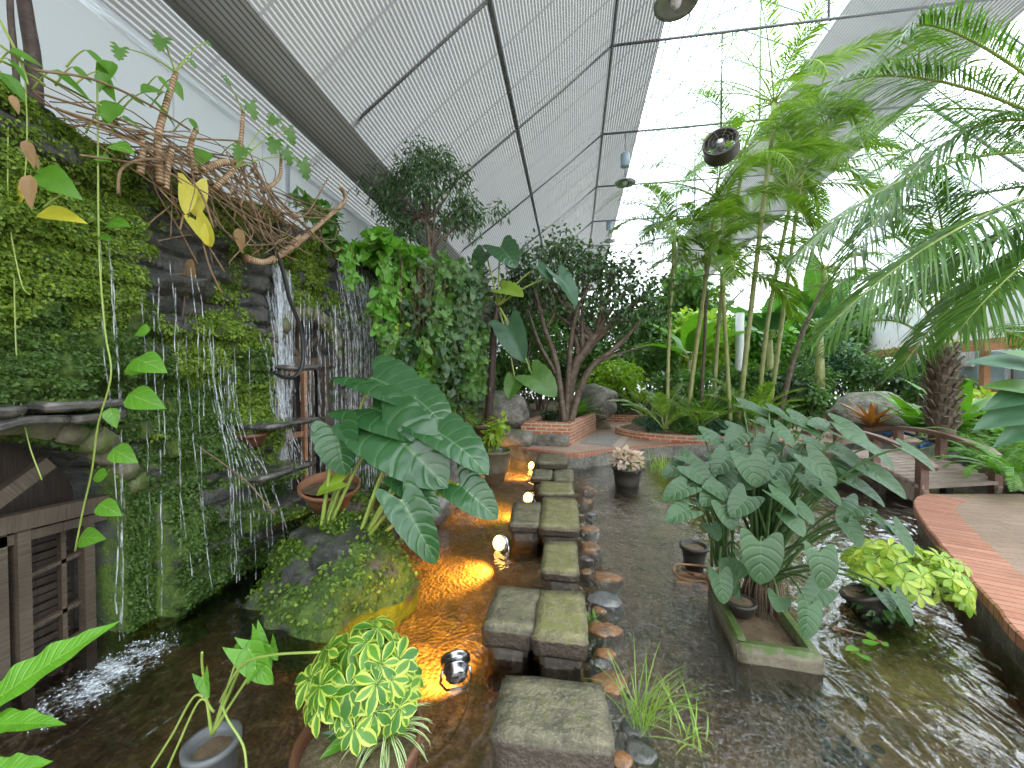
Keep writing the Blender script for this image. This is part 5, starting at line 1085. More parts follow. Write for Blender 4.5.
# small-leaved tree above the wall, in front of the shade screen
Y_ = 5.6
tree('weeping_fig', 'round weeping fig crown standing above the wall against the striped screen', AY(432, 330, Y_), [AY(430, 250, Y_), AY(424, 205, Y_)], .05,
     [AY(x, y, Y_+d) for x, y, d in [(400, 180, 0), (415, 165, .2), (440, 160, 0), (455, 180, .2), (465, 205, 0), (440, 215, .3), (395, 210, .2), (385, 190, -.1), (410, 222, 0), (430, 190, -.3), (475, 215, .1), (390, 235, 0), (420, 150, .1)]], (.22, .26, .20), 5200, .085, TLn, 'ficus', 31, droop=1.2)
Y_ = 8.2
tree('bent_fig_tree', 'multi-stemmed fig tree with bare curved limbs behind the brick planter', low(AY(563, 402, Y_), .45), [AY(572, 375, Y_), AY(585, 350, Y_), AY(603, 325, Y_)], .13,
     [AY(x, y, Y_+d) for x, y, d in [(560, 290, .2), (585, 275, 0), (610, 270, .3), (630, 285, 0), (640, 300, .3), (600, 300, -.2), (570, 262, .1), (545, 275, .3), (622, 262, .2), (650, 290, .1), (590, 255, .4), (540, 255, .5), (560, 248, .2), (615, 315, -.1), (535, 300, .4), (635, 320, .2)]], (.46, .5, .34), 4200, .10, TB, 'ficus', 41)
for k, pts in enumerate([[(566, 398), (556, 360), (546, 330), (552, 295)], [(567, 395), (584, 372), (612, 345), (640, 318)], [(565, 396), (568, 350), (575, 310), (590, 285)]]):
    pass
t = thing('bare_limbed_tree', 'twisted pale bare-limbed trunk group just left of the fig tree', 'tree', low(AY(566, 400, 8.0), .45)); 
for pts, r in [([(566, 402), (556, 362), (545, 330), (535, 290)], .07), ([(568, 402), (586, 375), (615, 348), (642, 320)], .075), ([(566, 400), (570, 352), (577, 312), (590, 285)], .06), ([(586, 375), (600, 362), (625, 352), (650, 345)], .03), ([(545, 330), (555, 310), (548, 285)], .03), ([(560, 380), (540, 345), (528, 310)], .045)]:
    build('trunk', MB().addm(tube(spline([low(AY(x, y, 8.0), .45) if y >= 398 else AY(x, y, 8.0) for x, y in pts], 8), np.linspace(r, r*.5, (len(pts)-1)*8+1), 8)), M['bark'], parent=t)
# tall elephant ear on a trunk
Y_ = 6.9; t = thing('tree_alocasia', 'tall elephant-ear plant on a thin brown trunk in a pot left of the boulder', 'plant', AY(488, 425, Y_)); P = spline([AY(488, 420, Y_), AY(492, 370, Y_), AY(494, 330, Y_), AY(498, 306, Y_)], 8)
build('trunk', MB().addm(tube(P, np.linspace(.075, .055, len(P)), 9)), M['bark_dark'], parent=t); rt = P[-1]
for (bx, by, tx, ty, w, m, fc) in [(500, 247, 516, 262, 1.15, 'alocasia', (0, -.6, .6)), (538, 267, 553, 277, .7, 'blue', (.2, -.5, .8)), (558, 276, 580, 300, .65, 'blue', (.3, -.6, .7)), (508, 326, 522, 358, .8, 'blue', (0, -1, .25)), (502, 289, 522, 291, .9, 'lime', (0, -.7, .7)), (532, 375, 556, 392, 1., 'mid', (.1, -.8, .5)), (515, 380, 508, 396, 1., 'mid', (0, -.8, .5)), (485, 252, 474, 266, 1., 'alocasia', (0, -.6, .6))]:
    big_leaf(t, TA, AY(bx, by, Y_-.1), AY(tx, ty, Y_-.3), w, m, rt, .013, fc, .15)
c = AY(487, 432, 6.7); tp = thing('pot', 'dark pot at the foot of the thin brown elephant-ear trunk', 'pot', c-A(0, 0, .25)); pot(tp, c-A(0, 0, .25), .27, .36, 'brown_pot')
tag(build('rock', MB().addm(rock((c[0], c[1], .1), (.5, .42, .34), seed=63)), M['slate']), 'dark rock under the pot of the tall elephant-ear trunk', 'rock')
# pots at the pond's left edge
for (px, py, Y, r, h, m, pl, lab, seed) in [(494, 466, 6.35, .27, .52, 'mossy_pot', 'lime', 'tall mossy clay pot with a leafy weed at the pond edge by the far spotlight', 3), (452, 428, 6.0, .22, .30, 'brown_pot', 'lime', 'brown pot of grassy spider plant on the rocks above the far spotlight', 4)]:
    c = AY(px, py, Y); t = thing('potted_plant', lab, 'plant', c-A(0, 0, h*.5)); pot(t, c-A(0, 0, h*.5), r, h, m, taper=.6)
    mb = MB()
    if seed == 3: cloud(mb, [c+A(0, 0, h*.5+.22), c+A(.05, 0, h*.5+.4)], (.18, .18, .2), 120, .11, TB, seed, mat=0)
    else:
        rs = np.random.default_rng(2)
        for k in range(60): strap_leaf(mb, arc(c+A(0, 0, h*.4), rs.random()*2*PI, .5+.8*rs.random(), .3+.3*rs.random(), 1.8, 8), .009)
    build('foliage', mb, M[pl], parent=t)
tag(build('rock', MB().addm(rock(AZ(455, 478, .1), (.5, .55, .55), seed=60)), M['slate']), 'dark wet rock under the pots at the left pond edge', 'rock')
tag(build('rock', MB().addm(rock(AZ(425, 505, .1), (.35, .45, .40), seed=61)), M['slate']), 'dark rock at the wall foot behind the big glossy leaves', 'rock')
# boulders
for (px, py, Y, s, lab, sd) in [(498, 412, 7.9, (.72, .55, .42), 'big grey rounded boulder behind the thin brown trunk', 71), (592, 402, 10.4, (.62, .5, .46), 'grey boulder behind the brick planter and fig limbs', 72), (868, 416, 9.6, (.75, .6, .5), 'rounded grey boulder behind the bromeliad near the bridge', 73), (505, 438, 7.55, (.55, .3, .22), 'flat mossy grey rock under the big rounded boulder', 74)]:
    p = AY(px, py, Y); tag(build('boulder', MB().addm(rock(p, s, seed=sd, sub=4, amp=.45, cuts=3)), M['boulder']), lab, 'boulder')
# brick planter with its fern
bpts = [AZ(*q, PL) for q in [(521, 444), (570, 446), (596, 430), (560, 424)]]; z0, hh = PL-.02, .44
tb = thing('brick_planter', 'red brick planter wall standing on the plaza left of the grey paving inset', 'planter', tuple(np.mean(bpts, 0)))
mb = MB(); cum = 0
for k in range(4):
    a_, b_ = bpts[k], bpts[(k+1) % 4]; d = nrm(b_-a_); nn = A(-d[1], d[0], 0)*.11; l = np.linalg.norm(b_-a_)
    for (p0, p1, dz0, dz1) in ((a_, b_, 0, hh),):
        V = np.array([p0, p1, p1+A(0, 0, hh), p0+A(0, 0, hh), p0+nn, p1+nn, p1+nn+A(0, 0, hh), p0+nn+A(0, 0, hh)])
        mb.add(V[[0, 1, 2, 3]], [[0, 1, 2, 3]], A([cum, 0], [cum+l, 0], [cum+l, hh], [cum, hh]), smooth=False).add(V[[3, 2, 6, 7]], [[0, 1, 2, 3]], A([cum, 0], [cum+l, 0], [cum+l, .11], [cum, .11]), smooth=False).add(V[[5, 4, 7, 6]], [[0, 1, 2, 3]], A([cum, 0], [cum+l, 0], [cum+l, hh], [cum, hh]), smooth=False)
    cum += l
build('brick_wall', mb, M['brick'], parent=tb); V = np.array(bpts)+A(0, 0, hh-.08); build('soil', MB().add(V, [[0, 1, 2, 3]], V[:, :2]), M['soil'], parent=tb)
p0, p1 = bpts[0], bpts[1]; build('stone_base', MB().addm(bstone((p0+p1)/2+A(0, -.02, .10), (np.linalg.norm(p1-p0)*.98, .14, .24), math.atan2(p1[1]-p0[1], p1[0]-p0[0]), 8, .02, .03)), M['boulder'], parent=tb)
TS = leaf_t('strap', .11, 5, 12, .2, .35, wave=.05, wf=3)
def rosette(name, label, c, n, L, w, mat, seed, cat='plant', el=(.4, 1.2), part_='leaf', each=False, T=None):
    rs = np.random.default_rng(seed); t = thing(name, label, cat, c); a = np.arange(n)*2.4+rs.normal(size=n)*.2; e = np.linspace(el[0], el[1], n)+rs.normal(size=n)*.08
    D = np.stack([np.cos(e)*np.cos(a), np.cos(e)*np.sin(a), np.sin(e)], -1); N = np.stack([-np.sin(e)*np.cos(a), -np.sin(e)*np.sin(a), np.cos(e)], -1); s = L*(.7+.4*rs.random(n))
    T = T or TS
    for k in range(n): build('leaf', MB().addm(put(T, np.asarray(c)+D[k]*.03, D[k], N[k], s[k], w)), M[mat], parent=t)
    return t
pc_ = np.mean(bpts, 0)+A(0, 0, hh)
rosette('birds_nest_fern', 'bright green nest fern rosette growing in the brick planter', pc_+A(.2, .1, -.05), 18, .75, 1.1, 'green', 5)
rosette('birds_nest_fern', 'second nest fern at the far end of the brick planter below the fig tree', pc_+A(.35, .7, -.05), 14, .65, 1.1, 'green', 6)
bush('shrub', 'low dark bush at the near edge of the brick planter', pc_+A(-.25, -.25, .05), (.28, .22, .18), 220, .09, TB, 'dark', 7)
# undergrowth of the left bank
for k, (px, py, Y, rad, n, s, T, m, lab) in enumerate([
    (465, 300, 8.4, (.7, .7, 1.0), 1500, .12, TB, 'ficus', 'tall dark shrub right behind the vine curtains'),
    (515, 300, 9.3, (.8, .7, 1.2), 1700, .12, TB, 'ficus', 'dark leafy shrub behind the tall elephant-ear trunk'),
    (470, 370, 8.0, (.6, .5, .55), 700, .16, TLn, 'mid', 'lower strappy shrub between the wall corner and the big boulder'),
    (520, 375, 8.9, (.55, .5, .45), 600, .16, TB, 'mid', 'mid green shrub behind the big boulder'),
    (432, 395, 6.9, (.35, .5, .5), 600, .10, TB, 'dark', 'dark creeper clump at the foot of the wall corner'),
    (458, 335, 7.2, (.3, .4, .6), 500, .10, TB, 'mid', 'tall creeper growing up the wall corner below the vines'),
    (560, 375, 9.6, (.6, .5, .5), 700, .13, TRd, 'dark', 'dark shrub under the fig limbs'),
    (499, 362, 9.6, (.5, .5, .8), 900, .12, TB, 'mid', 'green shrub filling the gap right behind the thin brown trunk'),
    (540, 388, 10.6, (.8, .5, .5), 800, .13, TB, 'ficus', 'dark low shrub behind the brick planter, left of the fig limbs'),
    (503, 392, 9.4, (.5, .4, .35), 500, .12, TLn, 'mid', 'low strappy shrub just behind the big boulder'),
    (525, 345, 12.0, (1.0, .7, 1.1), 1200, .15, TB, 'mid', 'tall green shrub at the back left against the pale wall'),
    (540, 330, 10.5, (1.1, .7, 1.3), 1500, .13, TB, 'mid', 'tall green shrub far behind the fig limbs')]):
    bush('shrub', lab, AY(px, py, Y), rad, n, s, T, m, 100+k)
rosette('bromeliad', 'small orange-centred bromeliad in the dark shrubs left of the brown trunk', AY(462, 372, 7.3), 12, .4, 1., 'mid', 12)
# ================================================================== PALMS AND FAR PLANTING
def palm(name, label, base, pts, r, nf, L, el, seed, mat='palm', canem='cane', droop=1.5, lf=.50, n=64, w=.011, azs=None, group=None, lfd=.45, sheath=True):
    rs = np.random.default_rng(seed); t = thing(name, label, 'palm', base, group); P = spline([base]+list(pts), 8)
    uvr = 1.0; build('trunk', MB().addm(tube(P, np.linspace(r, r*.75, len(P)), 9)), M[canem], parent=t); top = P[-1]
    if sheath: build('crown_shaft', MB().addm(tube([top-A(0, 0, .05), top+A(0, 0, .15), top+A(0, 0, .42)], [r*1.0, r*1.15, r*.5], 9)), M['petiole'], parent=t)
    for k in range(nf):
        az = (k*2.4+rs.normal()*.25) if azs is None else azs[k]; q = k/max(1, nf-1); e = el[0]+(el[1]-el[0])*q; l = L*(.8+.35*rs.random()); c_ = arc(top+A(0, 0, .3 if sheath else 0), az, e, l, droop*(1.1-.4*q), 16)
        mb = MB(); frond(mb, c_, n, lf, w, 1.0, lfd, .25, r=.016, t0=.22, seed=seed*31+k); build('frond', mb, [M[mat], M['petiole']], parent=t)
    return t
G_ = None
PAL = [ # base px, mid px, top px, depth, r, fronds, L, elevation, label
 ((738, 412), (752, 300), (774, 118), 9.0, .055, 10, 2.1, (.1, 1.15), 'tallest palm of the round bed with a long pale leaning cane'),
 ((686, 410), (700, 320), (716, 212), 8.9, .05, 9, 2.0, (.2, 1.3), 'palm with a slightly curved cane left of the middle of the round bed'),
 ((667, 410), (669, 340), (674, 252), 8.7, .04, 7, 1.25, (.1, 1.2), 'thin leftmost palm cane of the round bed with a small crown'),
 ((757, 404), (768, 320), (790, 205), 9.6, .05, 9, 2.2, (.2, 1.3), 'palm cane right behind the tallest palm, leaning right'),
 ((731, 415), (727, 360), (723, 290), 8.6, .045, 7, 1.5, (.2, 1.2), 'short green palm cane in front of the tallest palm'),
 ((777, 400), (798, 345), (824, 285), 9.3, .055, 7, 1.9, (.1, 1.2), 'brown palm cane leaning hard to the right out of the round bed'),
 ((712, 408), (722, 290), (742, 170), 9.9, .05, 9, 2.1, (.1, 1.1), 'tall palm cane at the back of the round bed, left of the tallest'),
 ((768, 402), (785, 300), (800, 185), 9.9, .05, 9, 1.7, (.1, 1.0), 'tall rear palm of the round bed under the right shade screen'),
 ((700, 410), (705, 330), (706, 265), 9.4, .04, 8, 1.7, (.2, 1.25), 'thin dark palm cane in the left half of the round bed'),
]
for k, (b, m, tp, Y, r, nf, L, el, lab) in enumerate(PAL):
    palm('cane_palm', lab, low(AY(*b, Y), .45), [AY(*m, Y+.05), AY(*tp, Y)], r, nf+3, L*1.15, el, 51+k, canem='cane' if k not in (5, 8) else 'bark', group='cane palms in the round bed')
# short stemless palms among the canes
for k, (px, py, Y, n, L, lab) in enumerate([(664, 408, 8.4, 8, 1.2, 'small stemless palm at the left end of the round bed'), (700, 412, 8.5, 9, 1.2, 'young stemless palm among the canes in the middle of the round bed'), (752, 410, 8.7, 8, 1.3, 'young stemless palm right of the tall cane'), (640, 396, 11.8, 9, 1.5, 'stemless palm in the far bed just left of the round bed')]):
    b_ = low(AY(px, py, Y), .48); t = thing('young_palm', lab, 'palm', b_); rs = np.random.default_rng(k+90)
    for j in range(n):
        c_ = arc(b_, j*2.4+rs.normal()*.2, 1.25-.5*rs.random(), L*(.8+.4*rs.random()), 1.0, 12); mb = MB(); frond(mb, c_, 26, .30, .016, .9, .3, .3, .012, .25, k*40+j); build('frond', mb, [M['palm'], M['petiole']], parent=t)
# date palm right of the bridge: stout trunk of old leaf bases, long stiff fronds
Yd_ = 6.9; b = AY(942, 432, Yd_); tp = AY(941, 352, Yd_); dpm = thing('date_palm', 'stout date palm with a shaggy brown trunk behind the bridge', 'palm', b)
rs = np.random.default_rng(17); mb = MB().addm(tube(spline([b-A(0, 0, .15), (b+tp)/2, tp+A(0, 0, .1)], 8), [.15]*16+[.12], 12)); 
build('trunk', mb, M['bark'], parent=dpm); mb = MB()
for k in range(90):
    q = k/90; a = k*2.4; c_ = b+(tp-b)*q; d = A(math.cos(a), math.sin(a), 0); mb.addm(beam(c_+d*.11, c_+d*(.19+.06*rs.random())+A(0, 0, .16), .06, .025))
build('leaf_base', mb, M['bark'], parent=dpm)
for k, (mx, my, ex, ey, Ym, Ye) in enumerate([(922, 265, 850, 215, 6.7, 6.2), (905, 290, 820, 285, 6.6, 6.0), (935, 240, 900, 130, 6.8, 6.6), (955, 245, 985, 130, 6.8, 6.7), (975, 270, 1060, 170, 6.7, 6.3), (992, 300, 1080, 270, 6.5, 6.), (962, 285, 1035, 300, 5.8, 5.2), (915, 255, 860, 140, 7.4, 7.8), (885, 320, 830, 350, 6.9, 7.), (1000, 330, 1060, 370, 7., 7.2), (945, 260, 930, 180, 6.0, 5.0)]):
    c_ = bez(tp, 2*AY(mx, my, Ym)-.5*tp-.5*AY(ex, ey, Ye), AY(ex, ey, Ye), 18); mb = MB(); frond(mb, c_, 84, .55, .010, .95, .35, .30, .022, .30, 300+k, taper=.4); build('frond', mb, [M['date'], M['petiole']], parent=dpm)
# big palm whose crown leans in from beyond the right edge
Yb_ = 4.6; b = AY(1190, 470, Yb_); tp = AY(1150, 175, Yb_); bp2 = thing('feather_palm', 'large feather palm leaning in from beyond the upper right edge, its fronds crossing the roof', 'palm', b)
build('trunk', MB().addm(tube(spline([A(b[0], b[1], PL), (b+tp)/2, tp], 8), .13, 12)), M['bark'], parent=bp2)
for k, (mx, my, ex, ey, Ym, Ye, n, lf) in enumerate([(980, 45, 905, 35, 4.5, 4.4, 46, .55), (955, 85, 830, 88, 4.5, 4.5, 60, .62), (960, 160, 790, 262, 4.3, 4.1, 66, .62), (985, 215, 820, 335, 4.0, 3.8, 66, .62), (1010, 230, 880, 310, 4.6, 4.6, 60, .55), (1010, 120, 860, 180, 5.2, 5.6, 60, .55), (1030, 60, 960, 20, 5.2, 5.6, 50, .5), (1040, 250, 960, 330, 4.2, 4.0, 50, .5), (1000, 190, 840, 225, 5.0, 5.2, 60, .6), (990, 110, 850, 130, 5.4, 5.8, 60, .6), (1030, 150, 900, 60, 5.8, 6.3, 60, .6), (1000, 260, 900, 370, 5.2, 5.0, 56, .5), (970, 130, 830, 300, 4.9, 4.7, 60, .6)]):
    c_ = bez(tp, 2*AY(mx, my, Ym)-.5*tp-.5*AY(ex, ey, Ye), AY(ex, ey, Ye), 20); mb = MB(); frond(mb, c_, n+36, lf*1.1, .011, 1.0, .55, .15, .02, .18, 400+k); build('frond', mb, [M['date'], M['petiole']], parent=bp2)
# broad paddle leaves at the right edge
pb = AY(1075, 470, 3.6); pd = thing('paddle_plant', 'broad blue-green paddle leaves reaching in at the right edge above the ferns', 'plant', A(pb[0], pb[1], PL)); TP = leaf_t('ovate', .24, 7, 14, .25, .2)
for (bx, by, tx, ty, w, m) in [(1045, 372, 978, 352, .9, 'blue'), (1050, 395, 993, 378, .9, 'mid'), (1050, 385, 990, 402, 1.0, 'blue'), (1055, 400, 982, 420, 1.1, 'blue'), (1045, 365, 1010, 345, .8, 'mid'), (1060, 410, 1000, 440, .9, 'blue')]:
    big_leaf(pd, TP, AY(bx, by, 3.6), AY(tx, ty, 3.5), w, m, A(pb[0], pb[1], PL+.1), .012, (0, -.7, .8), .1)
# ---- ferns by the path
def fern(label, c, n, L, seed, mat='fern', name='boston_fern', el=(.5, 1.3), group=None):
    rs = np.random.default_rng(seed); t = thing(name, label, 'fern', c, group)
    for k in range(n):
        c_ = arc(np.asarray(c)+A(rs.normal()*.05, rs.normal()*.05, 0), k*2.4+rs.normal()*.3, el[0]+(el[1]-el[0])*rs.random(), L*(.7+.5*rs.random()), 1.5, 10); mb = MB(); frond(mb, c_, 34, .085, .012, 1.25, .2, .1, .004, .08, seed*17+k, segs=3); build('frond', mb, [M[mat], M['petiole']], parent=t)
for k, (px, py, L, lab) in enumerate([(1008, 476, .75, 'lush fern right at the bridge foot by the right edge'), (985, 462, .75, 'fern just behind the last bridge post'), (1022, 458, .85, 'fern at the right edge behind the front fern'), (966, 452, .7, 'fern between the two right bridge posts'), (998, 446, .8, 'fern under the paddle leaves'), (1035, 440, .9, 'rear fern beneath the paddle leaves at the frame edge'), (950, 447, .6, 'small fern left of the third bridge post')]):
    fern(lab, AZ(px, py, PL+.18), 22, L, 500+k)
for k, (px, py, Y, lab) in enumerate([(920, 432, 8.3, 'bright nest fern behind the far bridge rail'), (955, 430, 7.6, 'nest fern at the foot of the date palm')]): rosette('birds_nest_fern', lab, AY(px, py, Y), 16, .95, 1.2, 'green', 520+k)
rosette('bromeliad', 'tall rusty-red bromeliad in front of the rounded boulder by the bridge', AY(872, 428, 8.6), 26, .75, .7, 'red', 530)
rosette('bromeliad', 'yellow-flowered bromeliad beside the date palm trunk', AY(962, 415, 8.0), 14, .5, .8, 'gold', 531)
rosette('bromeliad', 'red bromeliad right of the date palm trunk', AY(955, 408, 8.3), 10, .4, .9, 'red', 532)
bush('croton', 'mixed yellow and red croton bush right of the date palm', AY(985, 408, 8.8), (.5, .4, .35), 380, .15, TB, 'gold', 533)
# low cover in the round bed
for k, (px, py, Y, rad, s, m, lab) in enumerate([(655, 420, 8.7, (.35, .25, .16), .08, 'blue', 'low dark ground plant at the left rim of the round bed'), (690, 421, 8.55, (.45, .25, .18), .08, 'mid', 'low ground plant along the front rim of the round bed'), (725, 420, 8.5, (.4, .25, .2), .08, 'blue', 'bluish ground plant at the front rim under the tall cane'), (680, 400, 9.2, (.6, .4, .3), .13, 'dark', 'dark leafy undergrowth between the left canes'), (735, 398, 9.6, (.6, .4, .35), .13, 'mid', 'green undergrowth between the right canes'), (775, 405, 9.4, (.5, .4, .3), .12, 'mid', 'undergrowth at the right rim of the round bed')]):
    bush('ground_plant', lab, low(AY(px, py, Y), .46)+A(0, .1, .06), (rad[0]*1.5, rad[1]*1.3, rad[2]*1.3), 800, s, TB, m, 560+k, stems=3)
for k, (px, py, Y, n, L, m, lab) in enumerate([(672, 416, 8.75, 16, .7, 'mid', 'strappy green plant at the left front of the round bed'), (707, 414, 8.9, 18, .8, 'green', 'strappy bright plant in the middle front of the round bed'), (745, 412, 9.0, 16, .75, 'mid', 'strappy plant under the tallest palm'), (690, 405, 9.8, 16, .95, 'mid', 'tall strappy plant behind the left canes of the round bed'), (722, 402, 10.0, 18, .95, 'dark', 'dark strappy plant at the back of the round bed'), (765, 408, 9.8, 16, .9, 'lime', 'light strappy plant at the right end of the round bed'), (650, 412, 9.4, 14, .6, 'lime', 'light strappy plant at the left rim of the round bed')]): rosette('strappy_plant', lab, low(AY(px, py, Y), .48), n, L, .55, m, 700+k, el=(.7, 1.35))
for k, (px, py, Y, rad, n, s, m, lab) in enumerate([(668, 392, 9.9, (.5, .4, .55), 500, .14, 'mid', 'leafy shrub among the leftmost canes of the round bed'), (700, 385, 10.2, (.6, .4, .6), 600, .14, 'green', 'bright leafy shrub in the back of the round bed between the canes'), (742, 380, 10.3, (.6, .4, .65), 600, .15, 'mid', 'leafy shrub behind the tallest cane'), (785, 385, 10.2, (.6, .4, .6), 600, .14, 'dark', 'dark leafy shrub at the right back of the round bed'), (622, 398, 12.6, (.6, .4, .4), 450, .13, 'green', 'low bright shrub at the far brick edge'), (645, 400, 12.8, (.6, .4, .45), 450, .13, 'dark', 'low dark shrub at the far brick edge left of the round bed'), (805, 398, 11.6, (.7, .5, .5), 500, .13, 'mid', 'low shrub between the round bed and the rounded boulder')]):
    bush('shrub', lab, AY(px, py, Y), rad, n, s, TB, m, 730+k, stems=3)
# ---- far planting: shrubs and trees along the far bed
FARB = [
 (600, 372, 19, (1.8, 1., 1.6), 1500, .26, TB, 'mid', 'broad green tree crown at the far end behind the light yellow-green shrub'),
 (660, 350, 20, (2.2, 1., 2.0), 1800, .28, TB, 'green', 'tall green tree crown at the far end left of the white posts'),
 (730, 345, 20, (2.2, 1., 2.0), 1800, .28, TB, 'mid', 'tall green tree crown at the far end behind the banana plants'),
 (795, 350, 19, (2.0, 1., 1.9), 1600, .26, TB, 'ficus', 'dark green tree crown at the far end right of the banana plants'),
 (850, 360, 18, (1.8, 1., 1.5), 1500, .24, TB, 'mid', 'green tree crown at the far end left of the cafe'),
 (545, 365, 17, (1.6, 1., 1.4), 1300, .22, TB, 'mid', 'green shrub mass at the far left end behind the big boulder'),
 (612, 380, 12.6, (.9, .7, .8), 1300, .15, TB, 'lime', 'light yellow-green shrub at the left end of the far bed'),
 (603, 402, 12.2, (.6, .5, .4), 500, .14, TLn, 'dark', 'low dark bush at the far brick edge behind the planter'),
 (650, 365, 13.6, (1.0, .8, .9), 1300, .16, TB, 'mid', 'mid green shrub behind the left canes'),
 (640, 330, 15.5, (1.6, 1., 1.3), 1500, .20, TB, 'mid', 'broad tree-like shrub far behind the fig limbs'),
 (700, 345, 15., (1.4, 1., 1.3), 1600, .24, TRd, 'lime', 'large bright shrub far behind the round bed canes'),
 (760, 350, 15., (1.4, 1., 1.2), 1600, .22, TB, 'green', 'large green shrub behind the leaning palm canes'),
 (735, 385, 13., (1.1, .7, .7), 1000, .17, TB, 'mid', 'bushy shrub low behind the round bed'),
 (800, 385, 12.8, (1.0, .8, .8), 1200, .16, TLn, 'mid', 'narrow-leaved shrub right of the leaning palm'),
 (832, 368, 13.4, (1.2, .8, 1.0), 1500, .16, TLn, 'blue', 'bamboo-like bluish shrub behind the bridge'),
 (870, 372, 13., (1.1, .8, .9), 1300, .15, TLn, 'mid', 'feathery green shrub above the rounded boulder'),
 (795, 335, 16., (1.6, 1., 1.5), 1500, .24, TB, 'green', 'tall bright foliage far behind the right canes'),
 (850, 330, 16., (1.5, 1., 1.2), 1300, .22, TB, 'mid', 'tall foliage in front of the white cafe fascia'),
 (905, 385, 11.2, (.8, .6, .6), 800, .13, TB, 'ficus', 'dark shrub left of the date palm trunk'),
 (920, 375, 10.2, (.42, .4, .42), 900, .07, TB, 'ficus', 'clipped round dark shrub beside the date palm'),
 (680, 300, 17., (1.8, 1., 1.6), 1500, .26, TRd, 'mid', 'tall broad-leaved foliage high behind the left canes'),
 (590, 350, 15., (1.3, 1., 1.5), 1500, .2, TB, 'mid', 'green shrub seen through the bare fig limbs'),
 (940, 395, 10.5, (.7, .5, .45), 500, .14, TB, 'mid', 'leafy shrub just behind the date palm trunk'),
 (1000, 425, 9.2, (.9, .5, .4), 600, .14, TB, 'dark', 'dark shrub between the ferns and the cafe lattice'),
 (820, 405, 11.6, (.8, .5, .4), 600, .13, TB, 'mid', 'low shrub left of the rounded boulder'),
 (560, 310, 14., (1.5, 1., 1.6), 1300, .2, TB, 'dark', 'dark backdrop shrub behind the fig crown'),
]
for k, (px, py, Y, rad, n, s, T, m, lab) in enumerate(FARB):
    c = AY(px, py, Y); bush('shrub', lab, c, rad, int(n*1.6), s, T, m, 600+k, h0=PL, stems=5)
# banana-like broad leaves
for k, (px, py, Y, lab) in enumerate([(690, 360, 12.6, 'banana plant with broad light leaves behind the left canes'), (770, 340, 13.2, 'banana plant with broad leaves behind the tall pale cane'), (820, 330, 12.2, 'banana plant with drooping leaves right of the round bed')]):
    rs = np.random.default_rng(k+40); b = AY(px, 405, Y); t = thing('banana_plant', lab, 'plant', A(b[0], b[1], PL)); tp = AY(px, py, Y); build('pseudostem', MB().addm(tube([A(b[0], b[1], PL), (A(b[0], b[1], PL)+tp)/2, tp], [.14, .12, .07], 10)), M['cane'], parent=t)
    TBn = leaf_t('strap', .17, 7, 16, .2, .45, wave=.03, wf=5)
    for j in range(8):
        a = j*2.4+rs.normal()*.2; e = .5+.7*rs.random(); D = A(math.cos(e)*math.cos(a), math.cos(e)*math.sin(a), math.sin(e)); N = A(-math.sin(e)*math.cos(a), -math.sin(e)*math.sin(a), math.cos(e)); b0 = tp+D*.35
        big_leaf(t, TBn, b0, b0+D*(1.5+.5*rs.random()), 1., 'banana' if k != 0 else 'green', tp, .02, N, .0)

# ================================================================== BRIDGE
ZB = PL
bl0, bl1 = AZ(925, 490, ZB), AZ(806, 455, ZB)                  # near rail line ends
off = A(1.05, .35, 0)
br = thing('footbridge', 'low wooden footbridge with brown rails between the plaza and the brick path', 'bridge', tuple((bl0+bl1)/2+off*.5-A(0, 0, ZB)))
def bz(t): return ZB+.02+.16*math.sin(PI*t)
def bpnt(t, s): return A(*(bl0+(bl1-bl0)*t+off*s)[:2], bz(t))
for k in range(22):
    t0, t1 = k/22+.002, (k+1)/22-.004; build('deck_plank', MB().addm(beam((bpnt(t0, -.04)+bpnt(t1, -.04))/2, (bpnt(t0, 1.04)+bpnt(t1, 1.04))/2, np.linalg.norm(bpnt(t1, 0)-bpnt(t0, 0)), .04)), M['bridge_deck'], parent=br)
for s in (0, 1):
    P = [bpnt(t, s) for t in np.linspace(0, 1, 9)]; mb = MB(); mr = MB()
    for a_, b_ in zip(P[:-1], P[1:]): mb.addm(beam(a_-A(0, 0, .12), b_-A(0, 0, .12), .06, .18))
    build('side_beam', mb, M['bridge_deck'], parent=br)
    rh = .36
    ends = [bpnt(-.05, s)+A(0, 0, .27)]+[bpnt(t, s)+A(0, 0, rh) for t in np.linspace(.06, 1.04, 9)]
    for a_, b_ in zip(ends[:-1], ends[1:]): mr.addm(beam(a_, b_, .09, .055))
    build('rail', mr, M['bridge_rail'], parent=br)
    for t in (.02, .34, .66, .98): p = bpnt(t, s); build('post', MB().addm(box((p[0], p[1], p[2]+.06), (.085, .085, .56))), M['bridge_rail'], parent=br)
for t in (.3, .7): 
    for s in (0, 1): p = bpnt(t, s); build('pile', MB().addm(box((p[0], p[1], (p[2]-.3)/2-.05), (.09, .09, p[2]+.1))), M['dark_wood'], parent=br)
tag(build('hose', MB().addm(tube(spline([AZ(*q, PL+.25) for q in [(884, 434), (898, 432), (915, 436), (930, 443), (920, 447)]], 8), .03, 8)), M['blue_hose']), 'blue hose lying behind the far bridge rail', 'hose')

